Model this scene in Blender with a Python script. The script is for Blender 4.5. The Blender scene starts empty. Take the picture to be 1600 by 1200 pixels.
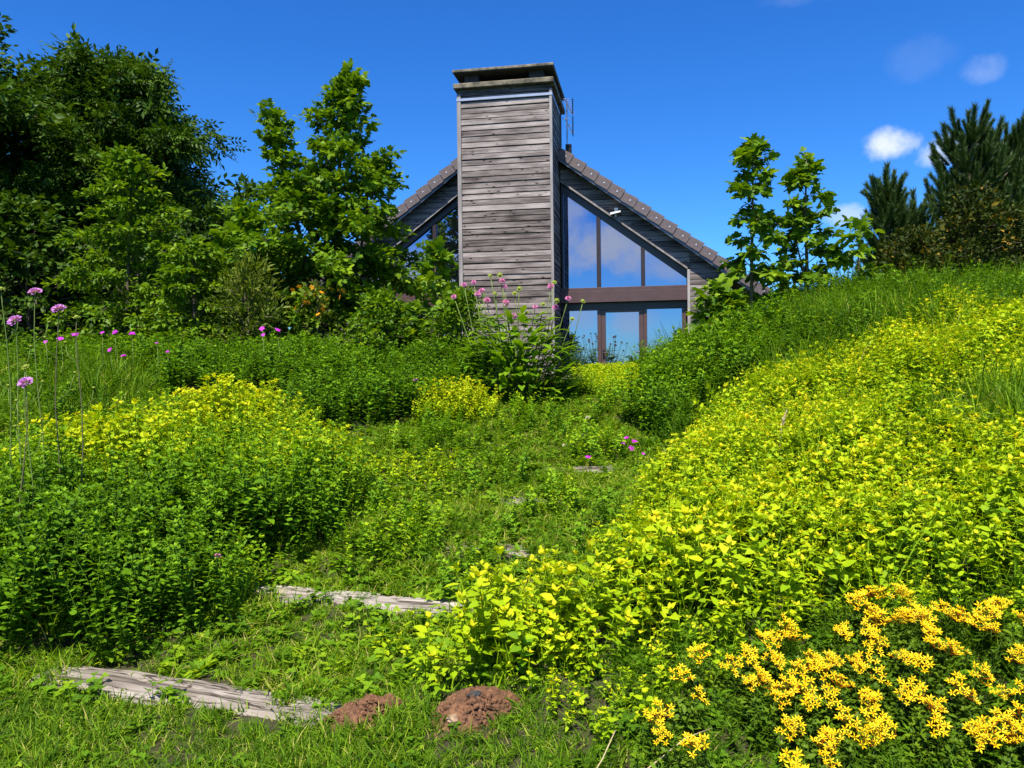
import bpy, bmesh, math, random
import numpy as np
from mathutils import Vector, Matrix, noise as mnoise

random.seed(7)
rng = np.random.default_rng(11)
scene = bpy.context.scene
R = math.radians

# ------------------------------------------------------------------ camera
cam_d = bpy.data.cameras.new('camera')
cam = bpy.data.objects.new('camera', cam_d)
scene.collection.objects.link(cam)
scene.camera = cam
cam_d.sensor_width = 36.0
cam_d.lens = 28.26
cam_d.clip_start = 0.05
cam_d.clip_end = 9000.0
EYE = Vector((0.0, 0.0, 1.45))
pit, rol = -math.atan(20 / 1256.0), R(0.7)
fw = Vector((0, math.cos(pit), math.sin(pit)))
up0 = Vector((0, -math.sin(pit), math.cos(pit)))
rt = Vector((1, 0, 0)) * math.cos(rol) - up0 * math.sin(rol)
up = up0 * math.cos(rol) + Vector((1, 0, 0)) * math.sin(rol)
m = Matrix.Identity(4)
for i in range(3):
    m[i][0], m[i][1], m[i][2], m[i][3] = rt[i], up[i], -fw[i], EYE[i]
cam.matrix_world = m

# ------------------------------------------------------------------ sun, sky, exposure
SUN_EL, SUN_BACK = R(61), R(17)          # sun behind the camera, to its left
sdir = Vector((-math.sin(SUN_BACK) * math.cos(SUN_EL), -math.cos(SUN_BACK) * math.cos(SUN_EL), math.sin(SUN_EL)))
sun_d = bpy.data.lights.new('sun', 'SUN')
sun_d.energy = 5.0
sun_d.angle = R(0.53)
sun_d.color = (1.0, 0.93, 0.80)
sun = bpy.data.objects.new('sun', sun_d)
scene.collection.objects.link(sun)
sun.rotation_euler = sdir.to_track_quat('Z', 'Y').to_euler()

world = bpy.data.worlds.new('World')
scene.world = world
world.use_nodes = True
nt = world.node_tree
nt.nodes.clear()
def WN(t, **kw):
    n = nt.nodes.new(t)
    for k, v in kw.items():
        setattr(n, k, v)
    return n
def wmath(op, a, b=None, c=None):
    n = WN('ShaderNodeMath', operation=op)
    for i, v in enumerate((a, b, c)):
        if v is None: continue
        if isinstance(v, (int, float)): n.inputs[i].default_value = v
        else: nt.links.new(v, n.inputs[i])
    return n.outputs[0]
out = WN('ShaderNodeOutputWorld')
bg = WN('ShaderNodeBackground')
SKY_STRENGTH = 0.066
bg.inputs['Strength'].default_value = SKY_STRENGTH
sky = WN('ShaderNodeTexSky', sky_type='NISHITA')
sky.sun_disc = False
sky.sun_elevation = SUN_EL
sky.sun_rotation = math.atan2(sdir.x, sdir.y)
sky.altitude = 900
sky.air_density = 1.0
sky.dust_density = 0.1
sky.ozone_density = 1.5
hsv = WN('ShaderNodeHueSaturation')
hsv.inputs['Saturation'].default_value = 1.32
hsv.inputs['Hue'].default_value = 0.508
nt.links.new(sky.outputs[0], hsv.inputs['Color'])
tc = WN('ShaderNodeTexCoord')
dirv = tc.outputs['Generated']
sep = WN('ShaderNodeSeparateXYZ')
nt.links.new(dirv, sep.inputs[0])
# cumulus over the valley behind, on a flat cloud deck
zz = wmath('ADD', wmath('MAXIMUM', sep.outputs[2], 0.0), 0.10)
cmb = WN('ShaderNodeCombineXYZ')
nt.links.new(wmath('DIVIDE', sep.outputs[0], zz), cmb.inputs[0])
nt.links.new(wmath('DIVIDE', sep.outputs[1], zz), cmb.inputs[1])
n1 = WN('ShaderNodeTexNoise')
n1.inputs['Scale'].default_value = 0.62
n1.inputs['Detail'].default_value = 9
n1.inputs['Roughness'].default_value = 0.52
n1.inputs['Distortion'].default_value = 0.25
mp = WN('ShaderNodeMapping')
mp.inputs['Location'].default_value = (2.3, 0.55, 0.0)
nt.links.new(cmb.outputs[0], mp.inputs[0])
nt.links.new(mp.outputs[0], n1.inputs['Vector'])
def sstep(v, a, b):
    n = WN('ShaderNodeMapRange', interpolation_type='SMOOTHSTEP')
    nt.links.new(v, n.inputs['Value'])
    n.inputs['From Min'].default_value = a
    n.inputs['From Max'].default_value = b
    return n.outputs['Result']
back = sstep(sep.outputs[1], 0.25, -0.45)
deck = wmath('MULTIPLY', sstep(n1.outputs[0], 0.50, 0.66), back)
deck = wmath('MULTIPLY', deck, wmath('MULTIPLY', sstep(sep.outputs[2], 0.18, 0.26), 0.75))
# single small clouds in the open sky ahead: azimuth from north (+y), elevation, half sizes (degrees), density
n2 = WN('ShaderNodeTexNoise')
n2.inputs['Scale'].default_value = 22
n2.inputs['Detail'].default_value = 7
n2.inputs['Roughness'].default_value = 0.6
nt.links.new(dirv, n2.inputs['Vector'])
wob = wmath('MULTIPLY', wmath('SUBTRACT', n2.outputs[0], 0.5), 3.6)
total = deck
for az, el, sx, sy, den in ((25.3, 14.0, 1.9, 1.05, .85), (28.4, 13.2, 1.8, .95, .6), (22.4, 9.9, 1.4, .75, .5), (30.4, 17.6, 1.3, .8, .17), (27.2, 18.7, 2.0, 1.2, .045), (20.9, 23.4, 3.2, .7, .06),
                           (206.5, 4.9, 8.5, 4.4, 1.0), (193.8, 8.6, 4.8, 2.0, .95), (196.5, 11.0, 2.6, 1.9, .7), (188.0, 7.2, 3.4, 1.3, .6), (191.2, 3.4, 1.9, 1.2, .5), (196.5, 3.9, 3.2, 1.2, .45)):
    a, e = R(az), R(el)
    r_ = Vector((math.cos(a), -math.sin(a), 0))
    u_ = Vector((-math.sin(a) * math.sin(e), -math.cos(a) * math.sin(e), math.cos(e)))
    c_ = Vector((math.sin(a) * math.cos(e), math.cos(a) * math.cos(e), math.sin(e)))
    def dot(v):
        n = WN('ShaderNodeVectorMath', operation='DOT_PRODUCT')
        nt.links.new(dirv, n.inputs[0]); n.inputs[1].default_value = v
        return n.outputs['Value']
    q = wmath('ADD', wmath('POWER', wmath('DIVIDE', dot(r_), math.sin(R(sx))), 2.0), wmath('POWER', wmath('DIVIDE', dot(u_), math.sin(R(sy))), 2.0))
    q = wmath('ADD', q, wob)
    mk = wmath('MULTIPLY', wmath('MULTIPLY', sstep(q, 1.35, -0.25), den), wmath('GREATER_THAN', dot(c_), 0.5))
    total = wmath('MAXIMUM', total, mk)
mixc = WN('ShaderNodeMix', data_type='RGBA')
nt.links.new(total, mixc.inputs['Factor'])
tin = WN('ShaderNodeMix', data_type='RGBA', blend_type='MULTIPLY')
tin.inputs['Factor'].default_value = 1.0
tin.inputs['B'].default_value = (0.62, 1.25, 1.75, 1)
nt.links.new(hsv.outputs[0], tin.inputs['A'])
nt.links.new(tin.outputs['Result'], mixc.inputs['A'])
mixc.inputs['B'].default_value = (0.60 / SKY_STRENGTH, 0.63 / SKY_STRENGTH, 0.67 / SKY_STRENGTH, 1)
nt.links.new(mixc.outputs['Result'], bg.inputs['Color'])
nt.links.new(bg.outputs[0], out.inputs[0])

scene.view_settings.view_transform = 'Standard'
scene.view_settings.look = 'None'
scene.view_settings.exposure = 0.8
scene.view_settings.gamma = 1.0
scene.view_settings.use_curve_mapping = False
scene.cycles.max_bounces = 6
scene.cycles.diffuse_bounces = 2
scene.cycles.transmission_bounces = 4
scene.cycles.caustics_reflective = False
scene.cycles.caustics_refractive = False

# ------------------------------------------------------------------ helpers
def col_link(o):
    scene.collection.objects.link(o)
    return o
def tag(o, label=None, cat=None, group=None, kind=None):
    if label: o['label'] = label
    if cat: o['category'] = cat
    if group: o['group'] = group
    if kind: o['kind'] = kind
    return o
def empty(name, loc=(0, 0, 0), rz=0.0):
    o = bpy.data.objects.new(name, None)
    o.empty_display_size = 0.2
    o.location = loc
    o.rotation_euler = (0, 0, rz)
    return col_link(o)
def link_mesh(name, me, mat=None, parent=None):
    o = bpy.data.objects.new(name, me)
    if mat is not None and not me.materials:
        me.materials.append(mat)
    if parent is not None: o.parent = parent
    return col_link(o)
class MB:
    """collects verts, faces and a per-face tint, builds ONE mesh object"""
    def __init__(s):
        s.v, s.f, s.t, s.n = [], [], [], 0
    def add(s, verts, faces, tint=None):
        verts = np.asarray(verts, float)
        s.v.append(verts)
        for f in faces: s.f.append([i + s.n for i in f])
        s.t += [0.5 if tint is None else tint] * len(faces)
        s.n += len(verts)
        return s
    def box(s, x0, y0, z0, x1, y1, z1, bev=0.0):
        if bev <= 0:
            v = [(x, y, z) for z in (z0, z1) for x, y in ((x0, y0), (x1, y0), (x1, y1), (x0, y1))]
            return s.add(v, [(3, 2, 1, 0), (4, 5, 6, 7), (0, 1, 5, 4), (1, 2, 6, 5), (2, 3, 7, 6), (3, 0, 4, 7)])
        bm = bmesh.new()
        bmesh.ops.create_cube(bm, size=1.0)
        for vv in bm.verts:
            vv.co = Vector(((x0 + x1) / 2 + vv.co.x * (x1 - x0), (y0 + y1) / 2 + vv.co.y * (y1 - y0), (z0 + z1) / 2 + vv.co.z * (z1 - z0)))
        bmesh.ops.bevel(bm, geom=list(bm.edges), offset=bev, segments=1, affect='EDGES', profile=0.7)
        bm.verts.index_update()
        s.add([tuple(q.co) for q in bm.verts], [[q.index for q in f.verts] for f in bm.faces])
        bm.free()
        return s
    def prism(s, poly, y0, y1):
        """polygon in (x, z), counter-clockwise seen from -y, extruded y0..y1"""
        n = len(poly)
        v = [(x, y0, z) for x, z in poly] + [(x, y1, z) for x, z in poly]
        f = [tuple(range(n)), tuple(range(2 * n - 1, n - 1, -1))]
        f += [(i + n, (i + 1) % n + n, (i + 1) % n, i) for i in range(n)]
        return s.add(v, f)
    def tube(s, pts, radii, sides=6, tint=None):
        pts = [Vector(p) for p in pts]
        vs, fs = [], []
        for i, p in enumerate(pts):
            d = (pts[min(i + 1, len(pts) - 1)] - pts[max(i - 1, 0)])
            d = d.normalized() if d.length > 1e-9 else Vector((0, 0, 1))
            a = d.orthogonal().normalized(); b = d.cross(a)
            if i:                                   # keep rings from twisting
                a = (pa - d * pa.dot(d)).normalized(); b = d.cross(a)
            pa = a
            r = radii[i] if hasattr(radii, '__len__') else radii
            for k in range(sides):
                an = 2 * math.pi * k / sides
                vs.append(p + a * (math.cos(an) * r) + b * (math.sin(an) * r))
        for i in range(len(pts) - 1):
            for k in range(sides):
                k2 = (k + 1) % sides
                fs.append((i * sides + k, i * sides + k2, (i + 1) * sides + k2, (i + 1) * sides + k))
        fs.append(tuple(reversed(range(sides))))
        fs.append(tuple(range((len(pts) - 1) * sides, len(pts) * sides)))
        return s.add([tuple(q) for q in vs], fs, tint)
    def mesh(s, name, tint=False, smooth=False):
        me = bpy.data.meshes.new(name)
        v = np.concatenate(s.v) if s.v else np.zeros((0, 3))
        me.from_pydata(v.tolist(), [], s.f)
        if tint:
            at = me.attributes.new('tint', 'FLOAT', 'FACE')
            at.data.foreach_set('value', np.asarray(s.t, dtype=np.float32))
        if smooth:
            me.polygons.foreach_set('use_smooth', np.ones(len(me.polygons), dtype=bool))
        me.update()
        return me
    def build(s, name, mat, parent=None, smooth=False, tint=False):
        return link_mesh(name, s.mesh(name, tint, smooth), mat, parent)

# ------------------------------------------------------------------ materials
def new_mat(name):
    mt = bpy.data.materials.new(name)
    mt.use_nodes = True
    return mt, mt.node_tree.nodes, mt.node_tree.links, mt.node_tree.nodes['Principled BSDF']
def plain(name, col, rough=0.6, metal=0.0, noise_amt=0.15, scale=8.0, bump=0.0):
    mt, N, L, b = new_mat(name)
    tcn = N.new('ShaderNodeTexCoord'); nz = N.new('ShaderNodeTexNoise')
    nz.inputs['Scale'].default_value = scale; nz.inputs['Detail'].default_value = 6
    L.new(tcn.outputs['Object'], nz.inputs['Vector'])
    rp = N.new('ShaderNodeValToRGB')
    rp.color_ramp.elements[0].position = 0.3; rp.color_ramp.elements[1].position = 0.7
    rp.color_ramp.elements[0].color = [c * (1 - noise_amt) for c in col] + [1]
    rp.color_ramp.elements[1].color = [min(1, c * (1 + noise_amt)) for c in col] + [1]
    L.new(nz.outputs[0], rp.inputs[0]); L.new(rp.outputs[0], b.inputs['Base Color'])
    b.inputs['Roughness'].default_value = rough; b.inputs['Metallic'].default_value = metal
    if bump:
        bp = N.new('ShaderNodeBump'); bp.inputs['Strength'].default_value = bump; bp.inputs['Distance'].default_value = 0.01
        L.new(nz.outputs[0], bp.inputs['Height']); L.new(bp.outputs[0], b.inputs['Normal'])
    return mt
def ramp(N, stops):
    rp = N.new('ShaderNodeValToRGB')
    el = rp.color_ramp.elements
    while len(el) < len(stops): el.new(0.5)
    for e, (p, c) in zip(el, stops):
        e.position = p; e.color = (*c, 1)
    return rp
def leaf_mat(name, stops, trans=0.35, rough=0.45, inst=False, spec=0.35, tcol=1.25):
    """foliage: colour picked per leaf by the attribute 'tint'; light passes through"""
    mt, N, L, b = new_mat(name)
    at = N.new('ShaderNodeAttribute'); at.attribute_name = 'tint'
    rp = ramp(N, stops)
    if inst:
        ai = N.new('ShaderNodeAttribute'); ai.attribute_name = 'itint'; ai.attribute_type = 'INSTANCER'
        ad = N.new('ShaderNodeMath'); ad.operation = 'ADD'
        L.new(at.outputs['Fac'], ad.inputs[0]); L.new(ai.outputs['Fac'], ad.inputs[1])
        sb = N.new('ShaderNodeMath'); sb.operation = 'SUBTRACT'; sb.inputs[1].default_value = 0.5
        L.new(ad.outputs[0], sb.inputs[0]); L.new(sb.outputs[0], rp.inputs[0])
    else:
        L.new(at.outputs['Fac'], rp.inputs[0])
    L.new(rp.outputs[0], b.inputs['Base Color'])
    b.inputs['Roughness'].default_value = rough
    b.inputs['Specular IOR Level'].default_value = spec
    tr = N.new('ShaderNodeBsdfTranslucent')
    mu = N.new('ShaderNodeMix'); mu.data_type = 'RGBA'; mu.blend_type = 'MULTIPLY'
    mu.inputs['Factor'].default_value = 1.0
    L.new(rp.outputs[0], mu.inputs['A']); mu.inputs['B'].default_value = (tcol * 1.15, tcol * 1.1, tcol * 0.3, 1)
    L.new(mu.outputs['Result'], tr.inputs['Color'])
    mx = N.new('ShaderNodeMixShader'); mx.inputs[0].default_value = trans
    L.new(b.outputs[0], mx.inputs[1]); L.new(tr.outputs[0], mx.inputs[2])
    L.new(mx.outputs[0], N['Material Output'].inputs['Surface'])
    return mt
def wood_mat(name, dark, mid, light, along='X', gscale=1.0, knots=True, crack=0.5, rough=0.8, splits=0.0):
    """weathered boards: grain stretched along one axis, knots, each board shifted and toned by its own random number"""
    mt, N, L, b = new_mat(name)
    tcn = N.new('ShaderNodeTexCoord'); oi = N.new('ShaderNodeObjectInfo')
    of = N.new('ShaderNodeVectorMath'); of.operation = 'ADD'
    sc = N.new('ShaderNodeVectorMath'); sc.operation = 'SCALE'; sc.inputs['Scale'].default_value = 57.3
    cb = N.new('ShaderNodeCombineXYZ')
    for i in range(3): L.new(oi.outputs['Random'], cb.inputs[i])
    L.new(cb.outputs[0], sc.inputs[0]); L.new(tcn.outputs['Object'], of.inputs[0]); L.new(sc.outputs[0], of.inputs[1])
    def mapped(s):
        mp = N.new('ShaderNodeMapping'); mp.inputs['Scale'].default_value = s
        L.new(of.outputs[0], mp.inputs[0]); return mp.outputs[0]
    g = gscale
    st = {'X': (1.6 * g, 40 * g, 60 * g), 'Y': (40 * g, 1.6 * g, 60 * g), 'Z': (40 * g, 40 * g, 1.6 * g)}[along]
    gr = N.new('ShaderNodeTexNoise'); gr.inputs['Scale'].default_value = 1.0; gr.inputs['Detail'].default_value = 8; gr.inputs['Roughness'].default_value = 0.65; gr.inputs['Distortion'].default_value = 0.8
    L.new(mapped(st), gr.inputs['Vector'])
    bl = N.new('ShaderNodeTexNoise'); bl.inputs['Scale'].default_value = 1.0; bl.inputs['Detail'].default_value = 4
    s2 = {'X': (2.2 * g, 9 * g, 9 * g), 'Y': (9 * g, 2.2 * g, 9 * g), 'Z': (9 * g, 9 * g, 2.2 * g)}[along]
    L.new(mapped(s2), bl.inputs['Vector'])
    def mth(op, a, bb):
        n = N.new('ShaderNodeMath'); n.operation = op
        for i, v in enumerate((a, bb)):
            if isinstance(v, (int, float)): n.inputs[i].default_value = v
            else: L.new(v, n.inputs[i])
        return n.outputs[0]
    val = mth('ADD', mth('MULTIPLY', gr.outputs[0], 0.55), mth('MULTIPLY', bl.outputs[0], 0.45))
    val = mth('ADD', val, mth('MULTIPLY', mth('SUBTRACT', oi.outputs['Random'], 0.5), 0.16))
    if knots:
        vo = N.new('ShaderNodeTexVoronoi'); vo.inputs['Scale'].default_value = 1.0
        s3 = {'X': (4.2 * g, 6 * g, 11 * g), 'Y': (6 * g, 4.2 * g, 11 * g), 'Z': (6 * g, 6 * g, 4.2 * g)}[along]
        L.new(mapped(s3), vo.inputs['Vector'])
        mr = N.new('ShaderNodeMapRange'); mr.interpolation_type = 'SMOOTHSTEP'
        mr.inputs['From Min'].default_value = 0.20; mr.inputs['From Max'].default_value = 0.05
        L.new(vo.outputs['Distance'], mr.inputs['Value'])
        val = mth('SUBTRACT', val, mth('MULTIPLY', mr.outputs[0], 0.24))
    if splits:                      # long drying cracks, dark and thin
        sp = N.new('ShaderNodeTexNoise'); sp.inputs['Scale'].default_value = 1.0; sp.inputs['Detail'].default_value = 3; sp.inputs['Distortion'].default_value = 1.2
        L.new(mapped({'X': (1.3 * g, 26 * g, 5 * g), 'Y': (26 * g, 1.3 * g, 5 * g), 'Z': (26 * g, 5 * g, 1.3 * g)}[along]), sp.inputs['Vector'])
        ms = N.new('ShaderNodeMapRange'); ms.interpolation_type = 'SMOOTHSTEP'
        ms.inputs['From Min'].default_value = 0.045; ms.inputs['From Max'].default_value = 0.0
        L.new(mth('ABSOLUTE', mth('SUBTRACT', sp.outputs[0], 0.5), 0.0), ms.inputs['Value'])
        val = mth('SUBTRACT', val, mth('MULTIPLY', ms.outputs[0], splits))
    rp = ramp(N, [(0.32, dark), (0.48, mid), (0.66, light)])
    L.new(val, rp.inputs[0]); L.new(rp.outputs[0], b.inputs['Base Color'])
    b.inputs['Roughness'].default_value = rough; b.inputs['Specular IOR Level'].default_value = 0.25
    bp = N.new('ShaderNodeBump'); bp.inputs['Strength'].default_value = crack; bp.inputs['Distance'].default_value = 0.006
    L.new(val, bp.inputs['Height']); L.new(bp.outputs[0], b.inputs['Normal'])
    return mt

M = {}
M['cladding'] = wood_mat('weathered_cladding', (0.028, 0.022, 0.021), (0.155, 0.13, 0.124), (0.37, 0.325, 0.315))
M['cladding_side'] = wood_mat('weathered_cladding_side', (0.05, 0.045, 0.045), (0.16, 0.14, 0.14), (0.30, 0.275, 0.28), along='Y')
M['trim'] = wood_mat('grey_trim', (0.14, 0.125, 0.125), (0.27, 0.25, 0.25), (0.38, 0.36, 0.36), along='Z', knots=False)
M['fascia'] = plain('zinc_fascia', (0.17, 0.18, 0.22), 0.45, 0.3, 0.1, 3)
M['flashing'] = plain('metal_flashing', (0.42, 0.45, 0.52), 0.4, 0.7, 0.12, 5)
M['slab'] = plain('lichened_concrete', (0.145, 0.128, 0.09), 0.9, 0, 0.75, 7, 0.6)
M['soot_and_shade'] = plain('sooty_brick_and_shade', (0.035, 0.035, 0.037), 0.9, 0, 0.3, 9, 0.3)  # dark brick of core, piers and flue; also colours the painted shade below the cap
M['tile'] = plain('roof_tile', (0.115, 0.09, 0.095), 0.6, 0, 0.22, 14, 0.25)
M['nail'] = plain('nail_head', (0.7, 0.7, 0.72), 0.4, 0.5, 0.05)
M['frame'] = plain('dark_brown_frame', (0.032, 0.021, 0.02), 0.35, 0, 0.1, 4)
M['frame_brown'] = plain('brown_frame', (0.085, 0.05, 0.047), 0.33, 0, 0.1, 4)
M['white_plastic'] = plain('white_plastic', (0.75, 0.75, 0.76), 0.4, 0, 0.04)
M['dark_metal'] = plain('dark_metal', (0.03, 0.03, 0.035), 0.4, 0.7, 0.1)
M['alu'] = plain('aluminium', (0.45, 0.47, 0.5), 0.35, 0.9, 0.05)
M['interior'] = plain('dark_interior', (0.05, 0.045, 0.04), 0.9)
def glass_mat():
    mt, N, L, b = new_mat('coated_glass')
    b.inputs['Base Color'].default_value = (0.012, 0.016, 0.022, 1); b.inputs['Roughness'].default_value = 0.02
    tcn = N.new('ShaderNodeTexCoord'); nz = N.new('ShaderNodeTexNoise'); nz.inputs['Scale'].default_value = 1.3; nz.inputs['Detail'].default_value = 1
    L.new(tcn.outputs['Object'], nz.inputs['Vector'])
    bp = N.new('ShaderNodeBump'); bp.inputs['Strength'].default_value = 0.06; bp.inputs['Distance'].default_value = 0.02
    L.new(nz.outputs[0], bp.inputs['Height'])
    gl = N.new('ShaderNodeBsdfGlossy'); gl.inputs['Color'].default_value = (0.38, 0.43, 0.60, 1); gl.inputs['Roughness'].default_value = 0.012
    L.new(bp.outputs[0], gl.inputs['Normal'])
    mx = N.new('ShaderNodeMixShader'); mx.inputs[0].default_value = 0.72
    L.new(b.outputs[0], mx.inputs[1]); L.new(gl.outputs[0], mx.inputs[2])
    L.new(mx.outputs[0], N['Material Output'].inputs['Surface'])
    return mt
M['glass'] = glass_mat()

# ------------------------------------------------------------------ terrain
def lerp_pts(x, xs, ys):
    return np.interp(x, xs, ys)
PY = np.array([-3000, -400, -70, -14, -3, 0, 3.3, 3.62, 4.41, 5.17, 6.09, 6.9, 8, 9.2, 10.2, 11.6, 15, 40, 120, 3000.])
PZ = np.array([-60, -52, -11, -2.0, -0.12, 0, 0.0, 0.03, 0.18, 0.32, 0.47, 0.62, 0.9, 1.22, 1.37, 1.40, 1.45, 2.0, 0, -60.])
CX_Y = np.array([0, 2, 3.62, 4.41, 5.17, 6.09, 6.9, 8, 9.5, 11])
CX_X = np.array([-2.2, -1.9, -1.4, -.82, -.2, .1, .5, .85, 1.13, 1.4])
def sm(x, a, b):
    t = np.clip((x - a) / (b - a), 0, 1)
    return t * t * (3 - 2 * t)
HA = R(10)
HO = np.array([0.791, 15.017, 0.70])        # chimney front right corner at floor level
def house_uw(x, y):
    dx, dy = x - HO[0], y - HO[1]
    return dx * math.cos(HA) - dy * math.sin(HA), dx * math.sin(HA) + dy * math.cos(HA)
STEPS = ((-1.50, 3.56, 1.62, .28, -19, .05), (-.84, 4.42, 1.56, .29, -19, .2), (-.20, 5.17, .85, .26, -16, .345), (.04, 6.13, .75, .26, -14, .49), (.56, 6.86, .70, .26, -10, .655))
def wav(x, y):
    return (np.sin(1.7 * x + 0.9 * y + 1.0) + np.sin(-1.1 * x + 2.3 * y + 2.2) + np.sin(2.9 * x + 1.9 * y) * 0.6 + np.sin(4.7 * x - 3.9 * y + .7) * .35) / 3.0
def terrain(x, y):
    x = np.asarray(x, float); y = np.asarray(y, float)
    p = (np.interp(y - .18, PY, PZ) + np.interp(y, PY, PZ) * 2 + np.interp(y + .18, PY, PZ)) / 4
    off = x - np.interp(y, CX_Y, CX_X)
    s = np.interp(y, [0, 2.4, 2.8, 3.3, 5, 8, 10.5, 15, 30], [0, .03, .09, .165, .235, .28, .40, .40, .05])
    o = np.maximum(off - .45, 0)
    left = np.maximum(-off - .6, 0)
    left = 3 * np.tanh(left / 3)
    bank = s * o
    bank = np.where(bank > .7, .7 + .27 * np.tanh((bank - .7) / .27), bank)
    h = p + bank + 0.05 * left * sm(y, 1, 6)
    # ledge and hollow in the golden bed
    k = sm(x, 1.2, 2.2) * np.exp(-((y - 5.3) / .55) ** 2) * .10 - sm(x, 1.8, 3.0) * np.exp(-((y - 6.25) / .4) ** 2) * .14
    h = h + k * (x < 9)
    h = h + 0.03 * wav(x, y) * sm(y, 2, 5) * (1 - sm(y, 14, 20))
    # level terrace round the house
    u, w = house_uw(x, y)
    du = np.maximum(np.maximum(-6.2 - u, u - 3.4), 0); dw = np.maximum(np.maximum(-1.2 - w, w - 11), 0)
    dd = np.hypot(du, dw)
    h = h + (0.66 - h) * (1 - sm(dd, 0.15, 2.1))
    # ground levelled in under the timber steps
    for sx, sy, L_, W_, az, z_ in STEPS[:2]:
        a = R(az); dx, dy = x - sx, y - sy
        u = np.maximum(np.abs(dx * math.cos(a) + dy * math.sin(a)) - L_ / 2, 0)
        w = np.maximum(np.abs(-dx * math.sin(a) + dy * math.cos(a)) - W_ / 2 - .04, 0)
        h = h + (z_ - .015 - h) * (1 - sm(np.hypot(u, w), 0, .28))
    # rolling far country
    far = sm(np.hypot(x, y), 90, 700)
    h = h + far * (18 * np.sin(x / 310 + 1) * np.sin(y / 420 + .4) + 9 * np.sin(x / 97 + y / 151))
    return h
def tz(x, y):
    return float(terrain(x, y))
# ------------------------------------------------------------------ ground sheet
def ground_mat():
    mt, N, L, b = new_mat('soil_and_moss')
    tcn = N.new('ShaderNodeTexCoord'); nz = N.new('ShaderNodeTexNoise'); nz.inputs['Scale'].default_value = 5; nz.inputs['Detail'].default_value = 9
    n2_ = N.new('ShaderNodeTexNoise'); n2_.inputs['Scale'].default_value = 60; n2_.inputs['Detail'].default_value = 4
    L.new(tcn.outputs['Object'], nz.inputs['Vector']); L.new(tcn.outputs['Object'], n2_.inputs['Vector'])
    rp = ramp(N, [(0.3, (0.026, 0.016, 0.007)), (0.5, (0.034, 0.032, 0.008)), (0.7, (0.040, 0.060, 0.009))])
    mxx = N.new('ShaderNodeMath'); mxx.operation = 'MULTIPLY_ADD'; mxx.inputs[1].default_value = 0.6
    L.new(nz.outputs[0], mxx.inputs[0]); 
    m2 = N.new('ShaderNodeMath'); m2.operation = 'MULTIPLY'; m2.inputs[1].default_value = 0.4
    L.new(n2_.outputs[0], m2.inputs[0]); L.new(m2.outputs[0], mxx.inputs[2])
    L.new(mxx.outputs[0], rp.inputs[0]); L.new(rp.outputs[0], b.inputs['Base Color']); b.inputs['Roughness'].default_value = 0.95
    bp = N.new('ShaderNodeBump'); bp.inputs['Distance'].default_value = 0.02; bp.inputs['Strength'].default_value = 0.8
    L.new(mxx.outputs[0], bp.inputs['Height']); L.new(bp.outputs[0], b.inputs['Normal'])
    return mt
M['ground'] = ground_mat()
n = 310
tt = np.linspace(-1, 1, n)
gx = np.sinh(tt * 7.5) * 2.2
gy = np.sinh(tt * 7.5) * 2.2 + 4.5
X, Y = np.meshgrid(gx, gy)
Z = terrain(X, Y)
vv = np.stack([X.ravel(), Y.ravel(), Z.ravel()], 1)
ii = (np.arange(n - 1)[:, None] * n + np.arange(n - 1)[None]).ravel()
ff = np.stack([ii, ii + 1, ii + n + 1, ii + n], 1)
gme = bpy.data.meshes.new('ground')
gme.from_pydata(vv.tolist(), [], ff.tolist())
gme.polygons.foreach_set('use_smooth', np.ones(len(gme.polygons), dtype=bool))
ground = link_mesh('ground', gme, M['ground'])
tag(ground, 'dark sloping garden soil under the plants, rising towards the house', 'ground', kind='structure')

# ------------------------------------------------------------------ house (local x along the gable, local y into the house, z up from its floor)
house = empty('house', tuple(HO), -HA)
tag(house, 'wooden gabled house with big reflecting windows and a board-clad chimney', 'house')
GW = 1.20                     # gable wall lies 1.2 m behind the chimney front
RU, RZ, SL = -0.93, 5.87, 0.737   # ridge and roof slope
def rake(u, drop=0.0):
    return RZ - drop - SL * abs(u - RU)
# chimney: core, boards, corner trims, flashing, slabs, piers
ch = MB().box(-1.77, 0.03, -0.1, -0.01, GW + 0.6, 6.08).build('chimney', M['soot_and_shade'], house)
pitch = 0.109
board_f, board_s = [], []
def board_mesh(L_, h, t=0.022):
    """one bevelled board lying along x with its lower edge leaning out"""
    mb = MB()
    v = [(0, -t, 0.0), (L_, -t, 0.0), (L_, 0, 0.0), (0, 0, 0.0), (0, -t * .62, h), (L_, -t * .62, h), (L_, 0, h), (0, 0, h), (0, -t * .72, -0.004 + 0.0), (L_, -t * .72, -0.004)]
    f = [(0, 1, 5, 4), (4, 5, 6, 7), (2, 3, 7, 6), (0, 4, 7, 3), (1, 2, 6, 5), (8, 9, 1, 0), (3, 2, 9, 8)]
    return mb.add(v, f).mesh('cladding_board')
bm_front = [board_mesh(1.685, h) for h in (0.094, 0.098, 0.090)]
for me in bm_front: me.materials.append(M['cladding'])
bm_side = []
for h in (0.094, 0.098, 0.090):
    me = board_mesh(GW - 0.02, h); me.materials.append(M['cladding']); bm_side.append(me)
nb = int(5.86 / pitch)
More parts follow.
